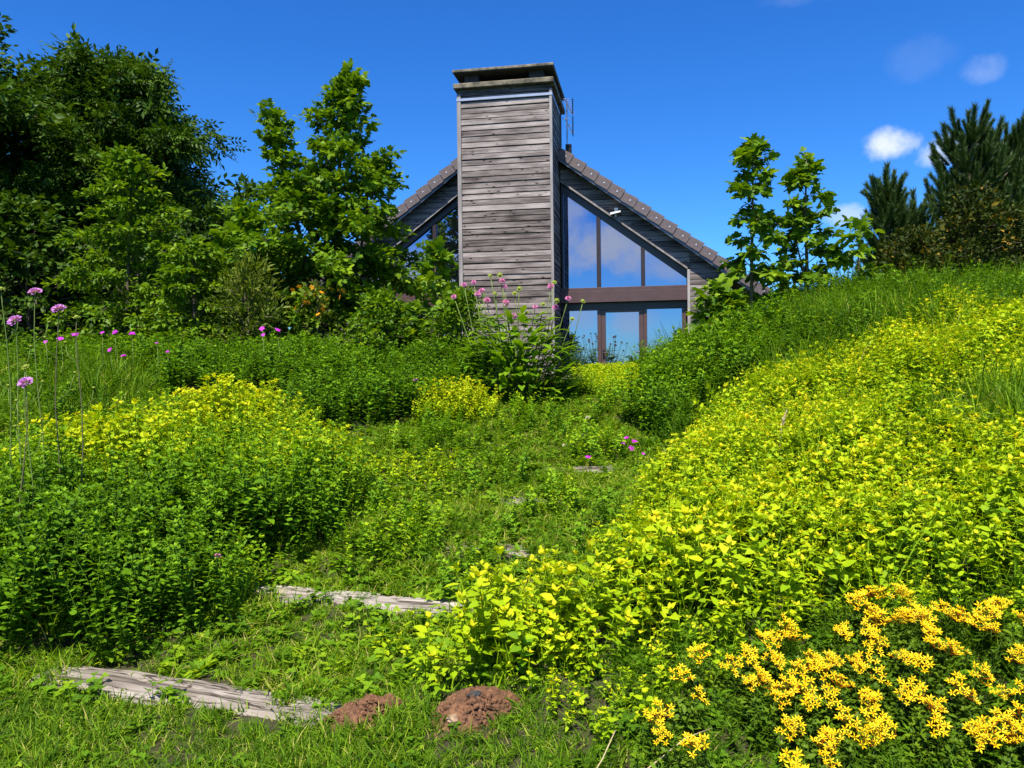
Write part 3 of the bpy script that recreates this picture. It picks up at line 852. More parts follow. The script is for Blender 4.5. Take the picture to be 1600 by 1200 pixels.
def clear_of(x, y):
    k = np.ones(len(x), bool)
    for i, (sx, sy, L_, W_, az, zz_) in enumerate(STEPS[:2]):
        a = R(az); dx, dy = x - sx, y - sy
        u = dx * math.cos(a) + dy * math.sin(a); w = -dx * math.sin(a) + dy * math.cos(a)
        e_ = .035 * np.sin(u * 9 + i) + .02 * np.sin(u * 23) + rng.normal(0, .045, len(x))
        k &= ~((np.abs(u) + np.abs(rng.normal(0, .09, len(x))) < L_ / 2 - .0) & (w > -W_ / 2 + .0 + e_) & (w < W_ / 2 - .035 + e_))
    for i, (sx, sy, L_, W_, az, zz_) in enumerate(STEPS[2:]):
        k &= ~((np.abs(np.abs(x - sx - (.0, .02, .05)[i]) - (.2, 0, .0)[i]) + np.abs(rng.normal(0, .06, len(x))) < (.11, .20, .22)[i]) & (y > sy - W_ / 2 - .08) & (y < sy + W_ / 2 - (.10, .10, .17)[i] + rng.normal(0, .03, len(x))))
    for mx_, my_, r, h in MOUNDS:
        k &= np.hypot(x - mx_, (y - my_) * .9) > r * .78 + rng.normal(0, .03, len(x))
    return k
def nz(x, y, f=1.0, s=0.0):
    return (np.sin(2.1 * f * x + 1.3 * f * y + s) + np.sin(-1.7 * f * x + 2.7 * f * y + 2 * s + 1) + np.sin(3.9 * f * x - 1.1 * f * y + s * 3) * .7) / 2.7
# ------------------------------------------------------------------ ground cover (stuff)
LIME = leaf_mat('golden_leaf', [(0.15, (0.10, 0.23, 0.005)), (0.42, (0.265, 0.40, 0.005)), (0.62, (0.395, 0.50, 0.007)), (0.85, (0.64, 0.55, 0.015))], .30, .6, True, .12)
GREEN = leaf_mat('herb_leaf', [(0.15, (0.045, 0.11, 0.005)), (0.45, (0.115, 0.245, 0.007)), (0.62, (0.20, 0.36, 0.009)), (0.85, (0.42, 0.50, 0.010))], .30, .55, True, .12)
GRASS = leaf_mat('grass_blade', [(0.15, (0.055, 0.13, 0.005)), (0.45, (0.14, 0.265, 0.008)), (0.65, (0.25, 0.38, 0.011)), (0.92, (0.48, 0.41, 0.13))], .34, .6, True, .12)
WEED = leaf_mat('weed_leaf', [(0.15, (0.045, 0.115, 0.006)), (0.5, (0.125, 0.255, 0.008)), (0.8, (0.28, 0.40, 0.011))], .30, .6, True, .12)

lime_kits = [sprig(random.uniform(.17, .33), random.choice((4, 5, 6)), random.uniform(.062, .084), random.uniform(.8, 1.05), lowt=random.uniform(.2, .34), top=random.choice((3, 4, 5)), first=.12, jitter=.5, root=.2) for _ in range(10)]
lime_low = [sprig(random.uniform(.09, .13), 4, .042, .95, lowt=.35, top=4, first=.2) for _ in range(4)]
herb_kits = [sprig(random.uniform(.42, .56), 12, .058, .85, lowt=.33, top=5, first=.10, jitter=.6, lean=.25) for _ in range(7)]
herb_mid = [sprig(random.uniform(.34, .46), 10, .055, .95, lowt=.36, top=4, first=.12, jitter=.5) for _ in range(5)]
def Zn(*names):
    def f(x, y):
        z = zone_of(x, y); k = np.zeros(len(x), bool)
        for n_ in names: k |= z[n_]
        return k
    return f
p = field(520, -1, 7.5, 2.6, 9, Zn('LIME_A', 'LIME_B'))
big = np.clip(1 - np.maximum((p[:, 1] - 3.5) / .8, (p[:, 0] - 1.0) / .8), 0, 1)
p = p[rng.random(len(p)) < 1 - .42 * big]
big = np.clip(1 - np.maximum((p[:, 1] - 3.5) / .8, (p[:, 0] - 1.0) / .8), 0, 1)
thin = (nz(p[:, 0], p[:, 1], 1.9, .4) > .62) & (rng.random(len(p)) < .7)
p, big = p[~thin], big[~thin]
edge = np.clip((p[:, 1] - 2.9) / .5, .55, 1)
bil = 1 - np.clip(np.abs(nz(p[:, 0] * 1.0, p[:, 1] * .8, 1.05, 1.7)) * 1.5, 0, 1) ** .8
bil2 = 1 - np.clip(np.abs(nz(p[:, 0], p[:, 1], 2.3, 4.1)) * 1.5, 0, 1)
p[:, 2] += (.11 * bil + .04 * bil2) * np.clip((p[:, 1] - 2.9) / .6, .25, 1)
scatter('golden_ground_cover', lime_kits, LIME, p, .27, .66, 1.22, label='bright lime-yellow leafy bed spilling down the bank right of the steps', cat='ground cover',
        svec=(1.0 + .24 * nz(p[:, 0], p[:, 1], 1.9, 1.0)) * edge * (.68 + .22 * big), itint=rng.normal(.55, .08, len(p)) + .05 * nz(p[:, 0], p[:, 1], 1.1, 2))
p = field(420, -2, 3.5, 3.2, 12, Zn('LIME_D', 'LIME_F', 'LIME_G'))
z = zone_of(p[:, 0], p[:, 1])
p = p[z['LIME_D'] | (rng.random(len(p)) < .55)]
scatter('low_golden_leaves', lime_low, LIME, p, .22, .7, 1.2, label='low golden leaves creeping over the path between the timber steps', cat='ground cover')

CUSHIONS = ((-2.95, 6.0, .62, .42), (-2.55, 7.15, .62, .45), (-1.62, 6.35, .42, .35))
p = field(330, -7, 0, 3.4, 9, Zn('BUSH_L'))
toward = nz(p[:, 0], p[:, 1], 1.2, .7)
keepc = np.ones(len(p), bool)
for cx_, cy_, rx_, ry_ in CUSHIONS: keepc &= np.hypot((p[:, 0] - cx_) / rx_, (p[:, 1] - cy_) / ry_) > .8
p = p[keepc]
toward = nz(p[:, 0], p[:, 1], 1.2, .7)
sv = .80 + .30 * np.maximum.reduce([np.exp(-(((p[:, 0] - a) / .55) ** 2 + ((p[:, 1] - b) / .5) ** 2)) for a, b in ((-2.35, 4.35), (-1.55, 5.15), (-2.9, 5.2), (-1.5, 6.0), (-3.3, 4.6), (-2.2, 5.6))]) + .15 * nz(p[:, 0], p[:, 1], 3.1, 0)
sv = np.where(rng.random(len(p)) < .05, sv * 1.28, sv)
lime_up = in_poly(p[:, 0], p[:, 1], ZONES['LIME_E'])
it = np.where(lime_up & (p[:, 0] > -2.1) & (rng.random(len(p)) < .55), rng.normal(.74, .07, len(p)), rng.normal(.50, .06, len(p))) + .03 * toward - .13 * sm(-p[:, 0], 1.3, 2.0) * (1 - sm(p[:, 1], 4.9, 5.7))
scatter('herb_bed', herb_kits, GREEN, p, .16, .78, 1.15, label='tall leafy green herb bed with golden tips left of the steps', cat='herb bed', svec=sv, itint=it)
p = field(230, -6, 1.5, 7, 12.6, lambda x, y: Zn('BUSH_M')(x, y) | ((x > -6) & (x < -.6) & (y > 9.6) & (y < 11.6)))
scatter('mint_bed', herb_mid, GREEN, p, .18, .75, 1.2, label='dense dark green bushy herbs in front of the trees and chimney', cat='herb bed', svec=1 + .2 * nz(p[:, 0], p[:, 1], 1.7, 2), itint=rng.normal(.36, .08, len(p)) + .05 * nz(p[:, 0], p[:, 1], 1.3, 4))
p = field(260, 0.8, 4, 7, 10.6, Zn('BUSH_R'))
scatter('bank_herbs', herb_mid, GREEN, p, .18, .8, 1.2, label='green bushy herbs on the bank beside the glass door', cat='herb bed', svec=1.05 + .25 * nz(p[:, 0], p[:, 1], 1.9, 3), itint=rng.normal(.42, .10, len(p)))

# lawn and path: short grass, clover, rosettes, yarrow
def open_ground(x, y):
    z = zone_of(x, y)
    busy = z['LIME_A'] | z['LIME_B'] | z['BUSH_L'] | z['BUSH_M'] | z['BUSH_R'] | z['YELLOW']
    return ~busy | (rng.random(len(x)) < np.where((z['BUSH_L'] & (y < 5.2)) | (z['LIME_A'] & (y < 3.4)), .5, .12))
short = [grass_clump(13, .085, .0065, (.2, 1.2), .035) for _ in range(5)]
p = np.concatenate([field(560, -6, 9, 1.7, 9.8, open_ground), field(500, -3, 3, 1.7, 3.5, open_ground)])
nearp = p[:, 1] < 3.5
sv = np.where(nearp, .85, 1.0) * (1 + .3 * nz(p[:, 0], p[:, 1], 2.6, 1))
itg = rng.normal(.5, .08, len(p)) + .07 * nz(p[:, 0], p[:, 1], 1.4, 5) - .19 * nearp + .05 * ((p[:, 1] > 5) & (p[:, 1] < 9))
scatter('lawn_grass', short, GRASS, p, .2, .7, 1.35, itint=itg, svec=sv, label='short rough grass on the lawn and between the timber steps', cat='grass')
weeds = [clover(9), clover(11), clover(7), rosette(8, .075, 1.3, (.15, .8)), rosette(7, .10, .9, (.3, .9)), rosette(9, .055, 1.5, (.0, .7)), feather(6, .10), feather(5, .12)]
p = field(330, -6, 9, 1.7, 9.8, open_ground)
p = p[(p[:, 1] > 3.45) | (rng.random(len(p)) < .6)]
wsc = np.where(p[:, 1] < 3.45, .62, 1.0)
scatter('lawn_weeds', weeds, WEED, p, .2, .6, 1.25, svec=wsc, itint=rng.normal(.46, .11, len(p)) + .08 * nz(p[:, 0], p[:, 1], 1.2, 9) - .08 * (p[:, 1] < 3.5), label='clover, yarrow and other small weeds growing in the rough grass', cat='weeds')

# hummocks of low herbs between the steps
p = field(240, -2.8, 1.8, 4.2, 9.6, lambda x, y: Zn('PATH')(x, y) & (nz(x, y, 2.2, 2.5) + .5 * nz(x, y, 4.7, .5) > .18))
scatter('path_herbs', herb_mid + lime_low[:2], GREEN, p, .28, .42, .88, itint=rng.normal(.56, .07, len(p)) + .10 * nz(p[:, 0], p[:, 1], 1.7, 3.3), label='low hummocks of mixed herbs overgrowing the path between the steps', cat='herbs')

# long grass on the ridge, in the hollow of the bed and on the left meadow
tallg = [grass_clump(11, .42, .0095, (.15, .9), .05) for _ in range(5)]
p = field(70, 0, 9.5, 4.5, 14, lambda x, y: Zn('RIDGE', 'TUFT')(x, y) | ((x > 1.8) & (y > 9.5) & (x > 1.0 + (12 - y) * .4)))
p2 = field(60, -7.5, -2.5, 6, 11, Zn('MEADOW_L'))
p3 = field(7, -1, 6, 2.7, 8.5, Zn('LIME_A', 'LIME_B'))
p4 = field(5, -5, 0, 3.7, 9, Zn('BUSH_L', 'LIME_E'))
p5 = field(26, 2.4, 5, 4.6, 8.6, Zn('LIME_B', 'TUFT'))
p = np.concatenate([p, p2, p3, p4, p5])
sv = 1 + .3 * nz(p[:, 0], p[:, 1], 1.8, 4)
scatter('long_grass', tallg, GRASS, p, .16, .6, 1.2, svec=sv, itint=rng.normal(.36, .11, len(p)), label='long arching grass on the ridge and tufts among the beds', cat='grass')
ridge_w = [sprig(random.uniform(.25, .36), 7, .055, .8, lowt=.4, jitter=.6) for _ in range(4)] + [rosette(9, .16, .55, (.5, 1.2)) for _ in range(2)]
p = field(190, 0, 10, 4.5, 14, lambda x, y: Zn('RIDGE')(x, y) | ((x > 1.8) & (y > 9.0) & (x > 1.0 + (12 - y) * .4)))
p2 = field(110, -7.5, -2.5, 6, 11.5, Zn('MEADOW_L'))
p = np.concatenate([p, p2])
scatter('ridge_weeds', ridge_w, WEED, p, .2, .6, 1.2, svec=1 + .25 * nz(p[:, 0], p[:, 1], 1.8, 6), itint=rng.normal(.33, .11, len(p)) + .07 * nz(p[:, 0], p[:, 1], 1.5, 8), label='leafy green weeds covering the ridge right of the house', cat='weeds')
# shade plants under the trees on the left, round the house, and coarse grass beyond
p = field(55, -13, 13, 10.5, 19, lambda x, y: (house_uw(x, y)[1] < -1.6) | (house_uw(x, y)[0] > 4.2) | (house_uw(x, y)[0] < -5.8))
p = p[~((p[:, 0] > .1) & (p[:, 0] < 2.7) & (p[:, 1] < 16))]
scatter('undergrowth', herb_mid[:2] + tallg[:2], WEED, p, .2, .8, 1.5, itint=rng.normal(.42, .08, len(p)), label='dark undergrowth below the trees and behind the ridge', cat='undergrowth')
# ------------------------------------------------------------------ trees and shrubs
MAPLE_O = [(0, -.02), (.16, .06), (.40, .02), (.30, .22), (.60, .46), (.30, .48), (.22, .60), (.26, .78), (.0, 1.02), (-.26, .78), (-.22, .60), (-.30, .48), (-.60, .46), (-.30, .22), (-.40, .02), (-.16, .06)]
def maple_leaf_kit(droop=.14, fold=.10):
    v = [(0, .36, .03)] + [(x, y, -droop * (x * x + max(0, y - .4) ** 2) * 1.4 + fold * abs(x) * .5) for x, y in MAPLE_O]
    n_ = len(MAPLE_O)
    k = Kit(); k.add(v, [(0, i + 1, (i + 1) % n_ + 1) for i in range(n_)], 0.0)
    return k.done()
def oval_leaf_kit(w=1.3, droop=1.0):
    k = Kit(); put_leaf(k, (0, 0, 0), (0, 1, 0), 1.0, w, 0.0, droop)
    return k.done()
def simple_leaf_kit(w=.5):
    k = Kit(); k.add([(0, 0, 0), (w / 2, .45, .05), (0, 1, -.08), (-w / 2, .45, .05)], [(0, 1, 2), (0, 2, 3)], 0.0)
    return k.done()
def spray_leaf_kit(n_, w):
    """a twig end with several leaflets (ash, walnut)"""
    k = Kit()
    for i in range(n_):
        f = i / n_
        for sg in (-1, 1):
            put_leaf(k, (0, f * .8, -.15 * f * f), (sg, .75, -.25), .42, w, random.uniform(-.08, .08), 1.2, random.uniform(-.3, .3), [(0, 0, 0), (.25, .45, .05), (0, 1, -.1), (-.25, .45, .05)], [(0, 1, 2), (0, 2, 3)])
    put_leaf(k, (0, .8, -.12), (0, 1, -.3), .42, w, 0.0, 1, 0, [(0, 0, 0), (.25, .45, .05), (0, 1, -.1), (-.25, .45, .05)], [(0, 1, 2), (0, 2, 3)])
    return k.done()
MAPLES = [maple_leaf_kit(.10, .16), maple_leaf_kit(.22, .05), maple_leaf_kit(.30, .22)]
OVALS = [oval_leaf_kit(1.5), oval_leaf_kit(1.2, 1.8)]
SIMPLE = [simple_leaf_kit(.55), simple_leaf_kit(.7)]
SPRAYS = [spray_leaf_kit(3, .55), spray_leaf_kit(4, .5)]
SPRAYS2 = [spray_leaf_kit(3, .9), spray_leaf_kit(3, .8)]
BARK = plain('bark', (0.11, 0.085, 0.06), 0.9, 0, 0.35, 14, 0.6)
TWIG = plain('green_twig', (0.13, 0.10, 0.05), 0.8, 0, 0.3, 20)
def leaf_frames(dirs, tiltsd, droop=.2, bias=None):
    """leaf rotation matrices: y = the way the leaf points, z = its face, mostly up"""
    N_ = len(dirs)
    y = dirs + rng.normal(0, .45, (N_, 3)); y[:, 2] -= droop
    y /= np.linalg.norm(y, axis=1)[:, None]
    z = np.array([0, 0, 1.0]) + rng.normal(0, tiltsd, (N_, 3)) + (0 if bias is None else bias)
    x = np.cross(y, z); x /= np.linalg.norm(x, axis=1)[:, None] + 1e-9
    z = np.cross(x, y)
    return np.stack([x, y, z], 2)
def grow(H, r0, nl, radius, t0=.15, el=(.1, 1.0), step=.28, cl=.30, flat=.45, nleaf=14, leaf=.10, kits=None, tilt=.5, droop=.3, lean=(0, 0), base=(0, 0, 0), wob=.05, sub=2, tipn=1.0, trunk_leaves=0, jit=(.72, 1.12)):
    """a stem with limbs, twigs and clusters of leaves. returns wood (MB) and leaf arrays"""
    wood = MB(); base = np.asarray(base, float)
    ph = random.uniform(0, 6)
    def tr(t):
        return base + np.array([lean[0] * t * t + wob * H * .5 * math.sin(3.1 * t + ph) * t, lean[1] * t * t + wob * H * .5 * math.cos(2.3 * t + ph) * t, H * t])
    ts = np.linspace(0, 1, 10)
    wood.tube([tuple(tr(t)) for t in ts], [r0 * (1.12 - t) + .004 for t in ts], 7)
    P_, D_, C_ = [], [], []
    def cluster(c, d, n_, rad):
        q = rng.normal(0, 1, (n_, 3)); q /= np.linalg.norm(q, axis=1)[:, None]
        q *= (rng.random(n_) ** .45)[:, None] * rad; q[:, 2] *= flat
        P_.append(c + q); D_.append(np.tile(unit(d), (n_, 1)) * .6 + q / rad * .8)
        C_.append(np.full(n_, rng.normal(0, .09)))
    for i in range(nl):
        f = (i + random.uniform(.0, .9)) / nl
        t = t0 + (1 - t0) * f
        L_ = radius(t) * random.uniform(jit[0], jit[1])
        az = i * 2.399 + random.uniform(-.5, .5); e = el[0] + (el[1] - el[0]) * f + random.uniform(-.15, .15)
        d0 = np.array([math.cos(az) * math.cos(e), math.sin(az) * math.cos(e), math.sin(e)])
        st = tr(t * .97)
        def lb(s): return st + d0 * L_ * s + np.array([0, 0, (.16 * math.sin(s * 3) - .18 * s * s) * L_])
        rl = max(.006, r0 * .36 * (1.1 - t))
        wood.tube([tuple(lb(s)) for s in (0, .35, .7, 1)], [rl, rl * .75, rl * .5, rl * .2 + .002], 5)
        ns = max(2, int(L_ / step))
        for j in range(ns):
            s = .28 + .72 * (j + random.uniform(.3, 1)) / ns
            c = lb(min(s, 1.03))
            side = np.array([-d0[1], d0[0], 0]) * random.choice((-1, 1))
            for q in range(sub):
                tw = c + side * random.uniform(.0, .38) * L_ * (1.15 - s) * (1 if q else .2) + np.array([0, 0, random.uniform(-.1, .16) * L_ * .4])
                if q: wood.tube([tuple(c), tuple((c + tw) / 2 + np.array([0, 0, .02])), tuple(tw)], [rl * .3 + .001, rl * .22 + .001, .0015], 4)
                cluster(tw, d0 + side * .4 * q, int(nleaf * random.uniform(.6, 1.3)), cl * random.uniform(.7, 1.15))
                side = -side
    for j in range(3):
        cluster(tr(.90 + .055 * j), np.array([0, 0, 1.0]), int(nleaf * tipn), cl * (.9 - .22 * j))
    if trunk_leaves:
        for j in range(trunk_leaves):
            cluster(tr(random.uniform(t0, .95)), np.array([random.uniform(-1, 1), random.uniform(-1, 1), .3]), nleaf, cl)
    P_ = np.concatenate(P_); D_ = np.concatenate(D_); C_ = np.concatenate(C_)
    return wood, P_, D_, C_
def make_tree(name, label, cat, x, y, stems, mat, kits, leaf, tilt=.5, droop=.3, singles=0, bark=BARK, group=None, crown='crown', part='leaf', lsd=.22, bias=None, sink=.05):
    """thing > trunk, crown; with singles > 0 that many of the nearest leaves become parts of their own"""
    root = empty(name, (x, y, tz(x, y) - sink), random.uniform(0, 0.0))
    tag(root, label, cat, group)
    wood = MB(); Ps, Ds, Cs = [], [], []
    for st in stems:
        w, P_, D_, C_ = grow(**st)
        for v, f0 in ((w.v, w.f),):
            pass
        nb_ = wood.n
        wood.v += w.v; wood.f += [[i + nb_ for i in f] for f in w.f]; wood.t += w.t; wood.n += w.n
        Ps.append(P_); Ds.append(D_); Cs.append(C_)
    P_, D_, C_ = np.concatenate(Ps), np.concatenate(Ds), np.concatenate(Cs)
    wood.build('trunk', bark, root, smooth=True)
    N_ = len(P_)
    mats = leaf_frames(D_, tilt, droop, bias)
    sc = leaf * rng.lognormal(0, lsd, N_)
    idx = rng.integers(0, len(kits), N_)
    tn = .5 + C_ + rng.normal(0, .09, N_)
    sel = np.zeros(N_, bool)
    if singles:
        front = P_[:, 1] * 1.0 - sc * 4 + rng.normal(0, .12, N_)
        sel[np.argsort(front)[:singles]] = True
        lib = {}
        for i in np.nonzero(sel)[0]:
            key = (idx[i], int(np.clip(round(tn[i] * 8), 1, 7)))
            if key not in lib:
                k = kits[key[0]]; kk = Kit(); kk.add(k.V, k.T, key[1] / 8.0); lib[key] = kit_mesh(kk.done(), part, mat)
            o = bpy.data.objects.new(part, lib[key]); o.parent = root; col_link(o)
            mm = Matrix(mats[i].tolist()).to_4x4()
            o.matrix_basis = Matrix.Translation(Vector(P_[i])) @ mm @ Matrix.Scale(sc[i], 4)
    if (~sel).any():
        k = stamp(kits, P_[~sel], mats[~sel], sc[~sel], idx[~sel], tn[~sel])
        o = link_mesh(crown, kit_mesh(k, crown, mat), None, root)
        o['kind'] = 'stuff'
    return root
def leafm(name, dark, mid, light, trans=.3):
    return leaf_mat(name, [(0.2, dark), (0.5, mid), (0.82, light)], trans, .5, False, .15)
L_DARK = leafm('dark_leaf', (0.020, 0.052, 0.006), (0.045, 0.10, 0.008), (0.10, 0.175, 0.010), .24)
L_MAPLE = leafm('maple_leaf', (0.032, 0.085, 0.005), (0.10, 0.20, 0.007), (0.23, 0.34, 0.010), .30)
L_YOUNG = leafm('young_maple_leaf', (0.045, 0.11, 0.008), (0.12, 0.23, 0.010), (0.26, 0.36, 0.014), .32)
L_HEDGE = leafm('hornbeam_leaf', (0.042, 0.105, 0.006), (0.11, 0.21, 0.009), (0.22, 0.33, 0.012), .32)
L_OLIVE = leafm('olive_leaf', (0.04, 0.065, 0.008), (0.10, 0.15, 0.014), (0.24, 0.27, 0.03), .25)
L_BERB = leaf_mat('berberis_leaf', [(0.2, (0.016, 0.030, 0.007)), (0.5, (0.034, 0.055, 0.009)), (0.68, (0.07, 0.085, 0.012)), (0.78, (0.33, 0.20, 0.02))], .2, .55, False, .1)

def prof(*pts):
    xs, ys = zip(*pts)
    return lambda t: float(np.interp(t, xs, ys))
# tall dark trees on the left
make_tree('broadleaf_tree', 'tall dark broadleaf tree, biggest of the dark trees on the far left', 'tree', -10.4, 14.2,
    [dict(H=5.45, r0=.15, nl=80, radius=prof((.03, 2.6), (.35, 3.5), (.7, 3.0), (.9, 1.9), (1, .9)), t0=.03, el=(-.1, 1.1), step=.28, cl=.46, nleaf=34, flat=.6)], L_DARK, SIMPLE, .145, .55, .35)
make_tree('broadleaf_tree', 'dark rounded tree with airy leaf sprays, right of the biggest dark tree', 'tree', -7.9, 16.0,
    [dict(H=5.55, r0=.14, nl=90, radius=prof((.03, 2.0), (.3, 2.5), (.6, 2.35), (.85, 1.7), (1, .8)), t0=.04, el=(-.05, 1.1), step=.28, cl=.40, nleaf=15, flat=.6)], L_DARK, SPRAYS2, .27, .55, .5)
make_tree('broadleaf_tree', 'dark tree filling the gap between the biggest dark tree and the rounded airy one', 'tree', -9.6, 17.6,
    [dict(H=5.9, r0=.14, nl=70, radius=prof((.03, 2.4), (.35, 2.7), (.7, 2.2), (.9, 1.5), (1, .7)), t0=.03, el=(-.1, 1.1), step=.3, cl=.46, nleaf=28, flat=.6)], L_DARK, SIMPLE, .15, .55, .35)
make_tree('broadleaf_tree', 'lower dark tree with thin arching sprays behind the hornbeam', 'tree', -6.3, 15.2,
    [dict(H=3.3, r0=.08, nl=46, radius=prof((.04, 1.3), (.4, 1.4), (.8, .9), (1, .35)), t0=.05, el=(0, 1.0), step=.30, cl=.32, nleaf=11, flat=.6)], L_DARK, SPRAYS2, .25, .6, .5)
make_tree('broadleaf_tree', 'distant dark tree showing low between the dark trees and the maple', 'tree', -7.0, 21.5,
    [dict(H=4.7, r0=.1, nl=24, radius=prof((.04, 1.5), (.5, 1.5), (.85, .9), (1, .35)), t0=.05, el=(0, 1.0), step=.36, cl=.42, nleaf=14, flat=.6)], L_DARK, SIMPLE, .2, .6, .4)
make_tree('broadleaf_tree', 'distant dark tree mostly hidden behind the maple', 'tree', -5.0, 22.5,
    [dict(H=3.8, r0=.1, nl=24, radius=prof((.04, 1.7), (.5, 1.6), (.85, .9), (1, .35)), t0=.05, el=(0, 1.0), step=.36, cl=.42, nleaf=14, flat=.6)], L_DARK, SIMPLE, .2, .6, .4)
make_tree('shade_shrub', 'dark shaded shrub low at the foot of the biggest dark tree', 'shrub', -7.7, 12.9,
    [dict(H=2.4, r0=.05, nl=60, radius=prof((.0, 1.7), (.5, 1.4), (1, .6)), t0=.02, el=(-.1, 1.0), step=.28, cl=.3, nleaf=14)], L_DARK, SIMPLE, .11, .6, .4)
make_tree('shade_shrub', 'dark shaded shrub between the hornbeam and the distant trees', 'shrub', -6.2, 13.3,
    [dict(H=2.4, r0=.05, nl=50, radius=prof((.0, 1.2), (.5, 1.2), (1, .5)), t0=.02, el=(-.1, 1.0), step=.28, cl=.3, nleaf=14)], L_DARK, SIMPLE, .11, .6, .4)
# lighter shrubs in front of them
make_tree('hornbeam_shrub', 'tall fresh green hornbeam shrub with flat tiers of leaves before the dark trees', 'shrub', -5.55, 11.6,
    [dict(H=3.15, r0=.028, nl=64, radius=prof((.0, .95), (.3, .98), (.65, .75), (.9, .42), (1, .15)), t0=.03, el=(-.05, .8), step=.17, cl=.19, nleaf=20, flat=.3, trunk_leaves=26)], L_HEDGE, OVALS, .08, .35, .25)
make_tree('hornbeam_shrub', 'shorter hornbeam shrub with drooping tiers right of the tall one', 'shrub', -4.35, 11.1,
    [dict(H=1.75, r0=.024, nl=46, radius=prof((.0, .85), (.4, .75), (.8, .45), (1, .2)), t0=.03, el=(-.1, .8), step=.17, cl=.18, nleaf=18, flat=.3, trunk_leaves=14)], L_HEDGE, OVALS, .08, .35, .3)
make_tree('young_maple', 'pale green young maple shrub left of the tall maple tree', 'shrub', -3.95, 12.0,
    [dict(H=2.4, r0=.04, nl=22, radius=prof((.0, .7), (.4, .75), (.8, .5), (1, .2)), t0=.12, el=(.1, 1.0), step=.20, cl=.24, nleaf=15, flat=.5)], L_YOUNG, MAPLES, .105, .4, .3)
make_tree('feathery_shrub', 'loose yellowish green feathery shrub under the young maple', 'shrub', -3.55, 10.9,
    [dict(H=1.35, r0=.03, nl=38, radius=prof((.0, .7), (.5, .6), (1, .3)), t0=.0, el=(.3, 1.3), step=.16, cl=.2, nleaf=16, flat=.8)], L_OLIVE, [simple_leaf_kit(.25), simple_leaf_kit(.35)], .085, .9, -.2)
make_tree('leafy_bush', 'dense dark leafy bush under the window left of the chimney', 'shrub', -.62, 10.0,
    [dict(H=.95, r0=.02, nl=40, radius=prof((.0, .5), (.5, .5), (1, .25)), t0=.02, el=(0, 1.2), step=.15, cl=.16, nleaf=16, flat=.7)], L_HEDGE, OVALS, .062, .5, .2)
make_tree('leafy_bush', 'dense dark leafy bush at the foot of the maple, left of the other', 'shrub', -1.65, 10.15,
    [dict(H=.85, r0=.02, nl=40, radius=prof((.0, .6), (.5, .55), (1, .25)), t0=.02, el=(0, 1.2), step=.15, cl=.16, nleaf=16, flat=.7)], L_MAPLE, OVALS, .06, .5, .2)
# the maple
make_tree('maple_tree', 'bushy two-topped maple tree standing left of the chimney', 'tree', -2.75, 12.6,
    [dict(jit=(.5, 1.25), H=4.75, r0=.06, nl=62, radius=prof((.05, 1.6), (.3, 1.7), (.5, 1.25), (.75, .62), (.9, .34), (1, .15)), t0=.11, el=(.05, 1.05), step=.20, cl=.24, nleaf=19, flat=.5, lean=(.15, 0), trunk_leaves=16),
     dict(jit=(.5, 1.3), H=4.1, r0=.04, nl=32, radius=prof((.1, .8), (.5, .75), (.7, .42), (.9, .25), (1, .14)), t0=.2, el=(.1, 1.1), step=.21, cl=.22, nleaf=18, flat=.45, lean=(-.68, -.1), base=(-.25, -.1, 0)),
     dict(H=3.3, r0=.035, nl=32, radius=prof((.1, .8), (.5, .8), (.8, .5), (1, .2)), t0=.2, el=(.1, 1.0), step=.21, cl=.22, nleaf=15, flat=.45, lean=(.75, -.2), base=(.2, -.1, 0))], L_MAPLE, MAPLES, .09, .48, .38, singles=290)
make_tree('maple_sapling', 'light green maple sapling in front of the window left of the chimney', 'sapling', -.98, 10.9,
    [dict(H=1.72, r0=.022, nl=13, radius=prof((.0, .42), (.5, .42), (.8, .28), (1, .12)), t0=.22, el=(.2, 1.0), step=.16, cl=.16, nleaf=10, flat=.5)], L_YOUNG, MAPLES, .105, .38, .3, singles=150, bark=TWIG)
make_tree('maple_sapling', 'low maple sapling with pale leaves at the foot of the two-topped maple', 'sapling', -1.42, 10.5,
    [dict(H=.85, r0=.018, nl=10, radius=prof((.0, .42), (.5, .42), (1, .2)), t0=.3, el=(.1, .8), step=.16, cl=.15, nleaf=9, flat=.4)], L_YOUNG, MAPLES, .105, .38, .3, singles=100, bark=TWIG)
# saplings on the ridge
make_tree('maple_sapling', 'tallest narrow maple sapling on the ridge right of the house', 'sapling', 3.17, 10.6,
    [dict(H=2.55, r0=.024, nl=25, jit=(.5, 1.25), radius=prof((.0, .42), (.5, .46), (.8, .36), (1, .16)), t0=.16, el=(.15, .95), step=.15, cl=.145, nleaf=10, flat=.5, wob=.03)], L_MAPLE, MAPLES, .105, .42, .45, singles=260, bark=TWIG)
make_tree('maple_sapling', 'bushy maple sapling with a bare leading shoot, on the ridge beside the tallest one', 'sapling', 3.98, 10.8,
    [dict(H=2.15, r0=.024, nl=20, radius=prof((.0, .5), (.45, .48), (.8, .32), (.9, .1), (1, .08)), t0=.08, el=(.1, .9), step=.15, cl=.14, nleaf=8, flat=.45, wob=.03, tipn=.5),
     dict(H=1.2, r0=.016, nl=9, radius=prof((.0, .4), (1, .25)), t0=.1, el=(.1, .9), step=.16, cl=.15, nleaf=10, flat=.45, lean=(-.25, -.1))], L_MAPLE, MAPLES, .105, .42, .45, singles=260, bark=TWIG)
make_tree('maple_sapling', 'small open maple sapling with few big pale leaves near the small pine', 'sapling', 4.5, 10.4,
    [dict(H=1.0, r0=.014, nl=7, radius=prof((.0, .3), (1, .22)), t0=.35, el=(.1, .8), step=.2, cl=.13, nleaf=4, flat=.4)], L_YOUNG, MAPLES, .13, .3, .3, singles=70, bark=TWIG)
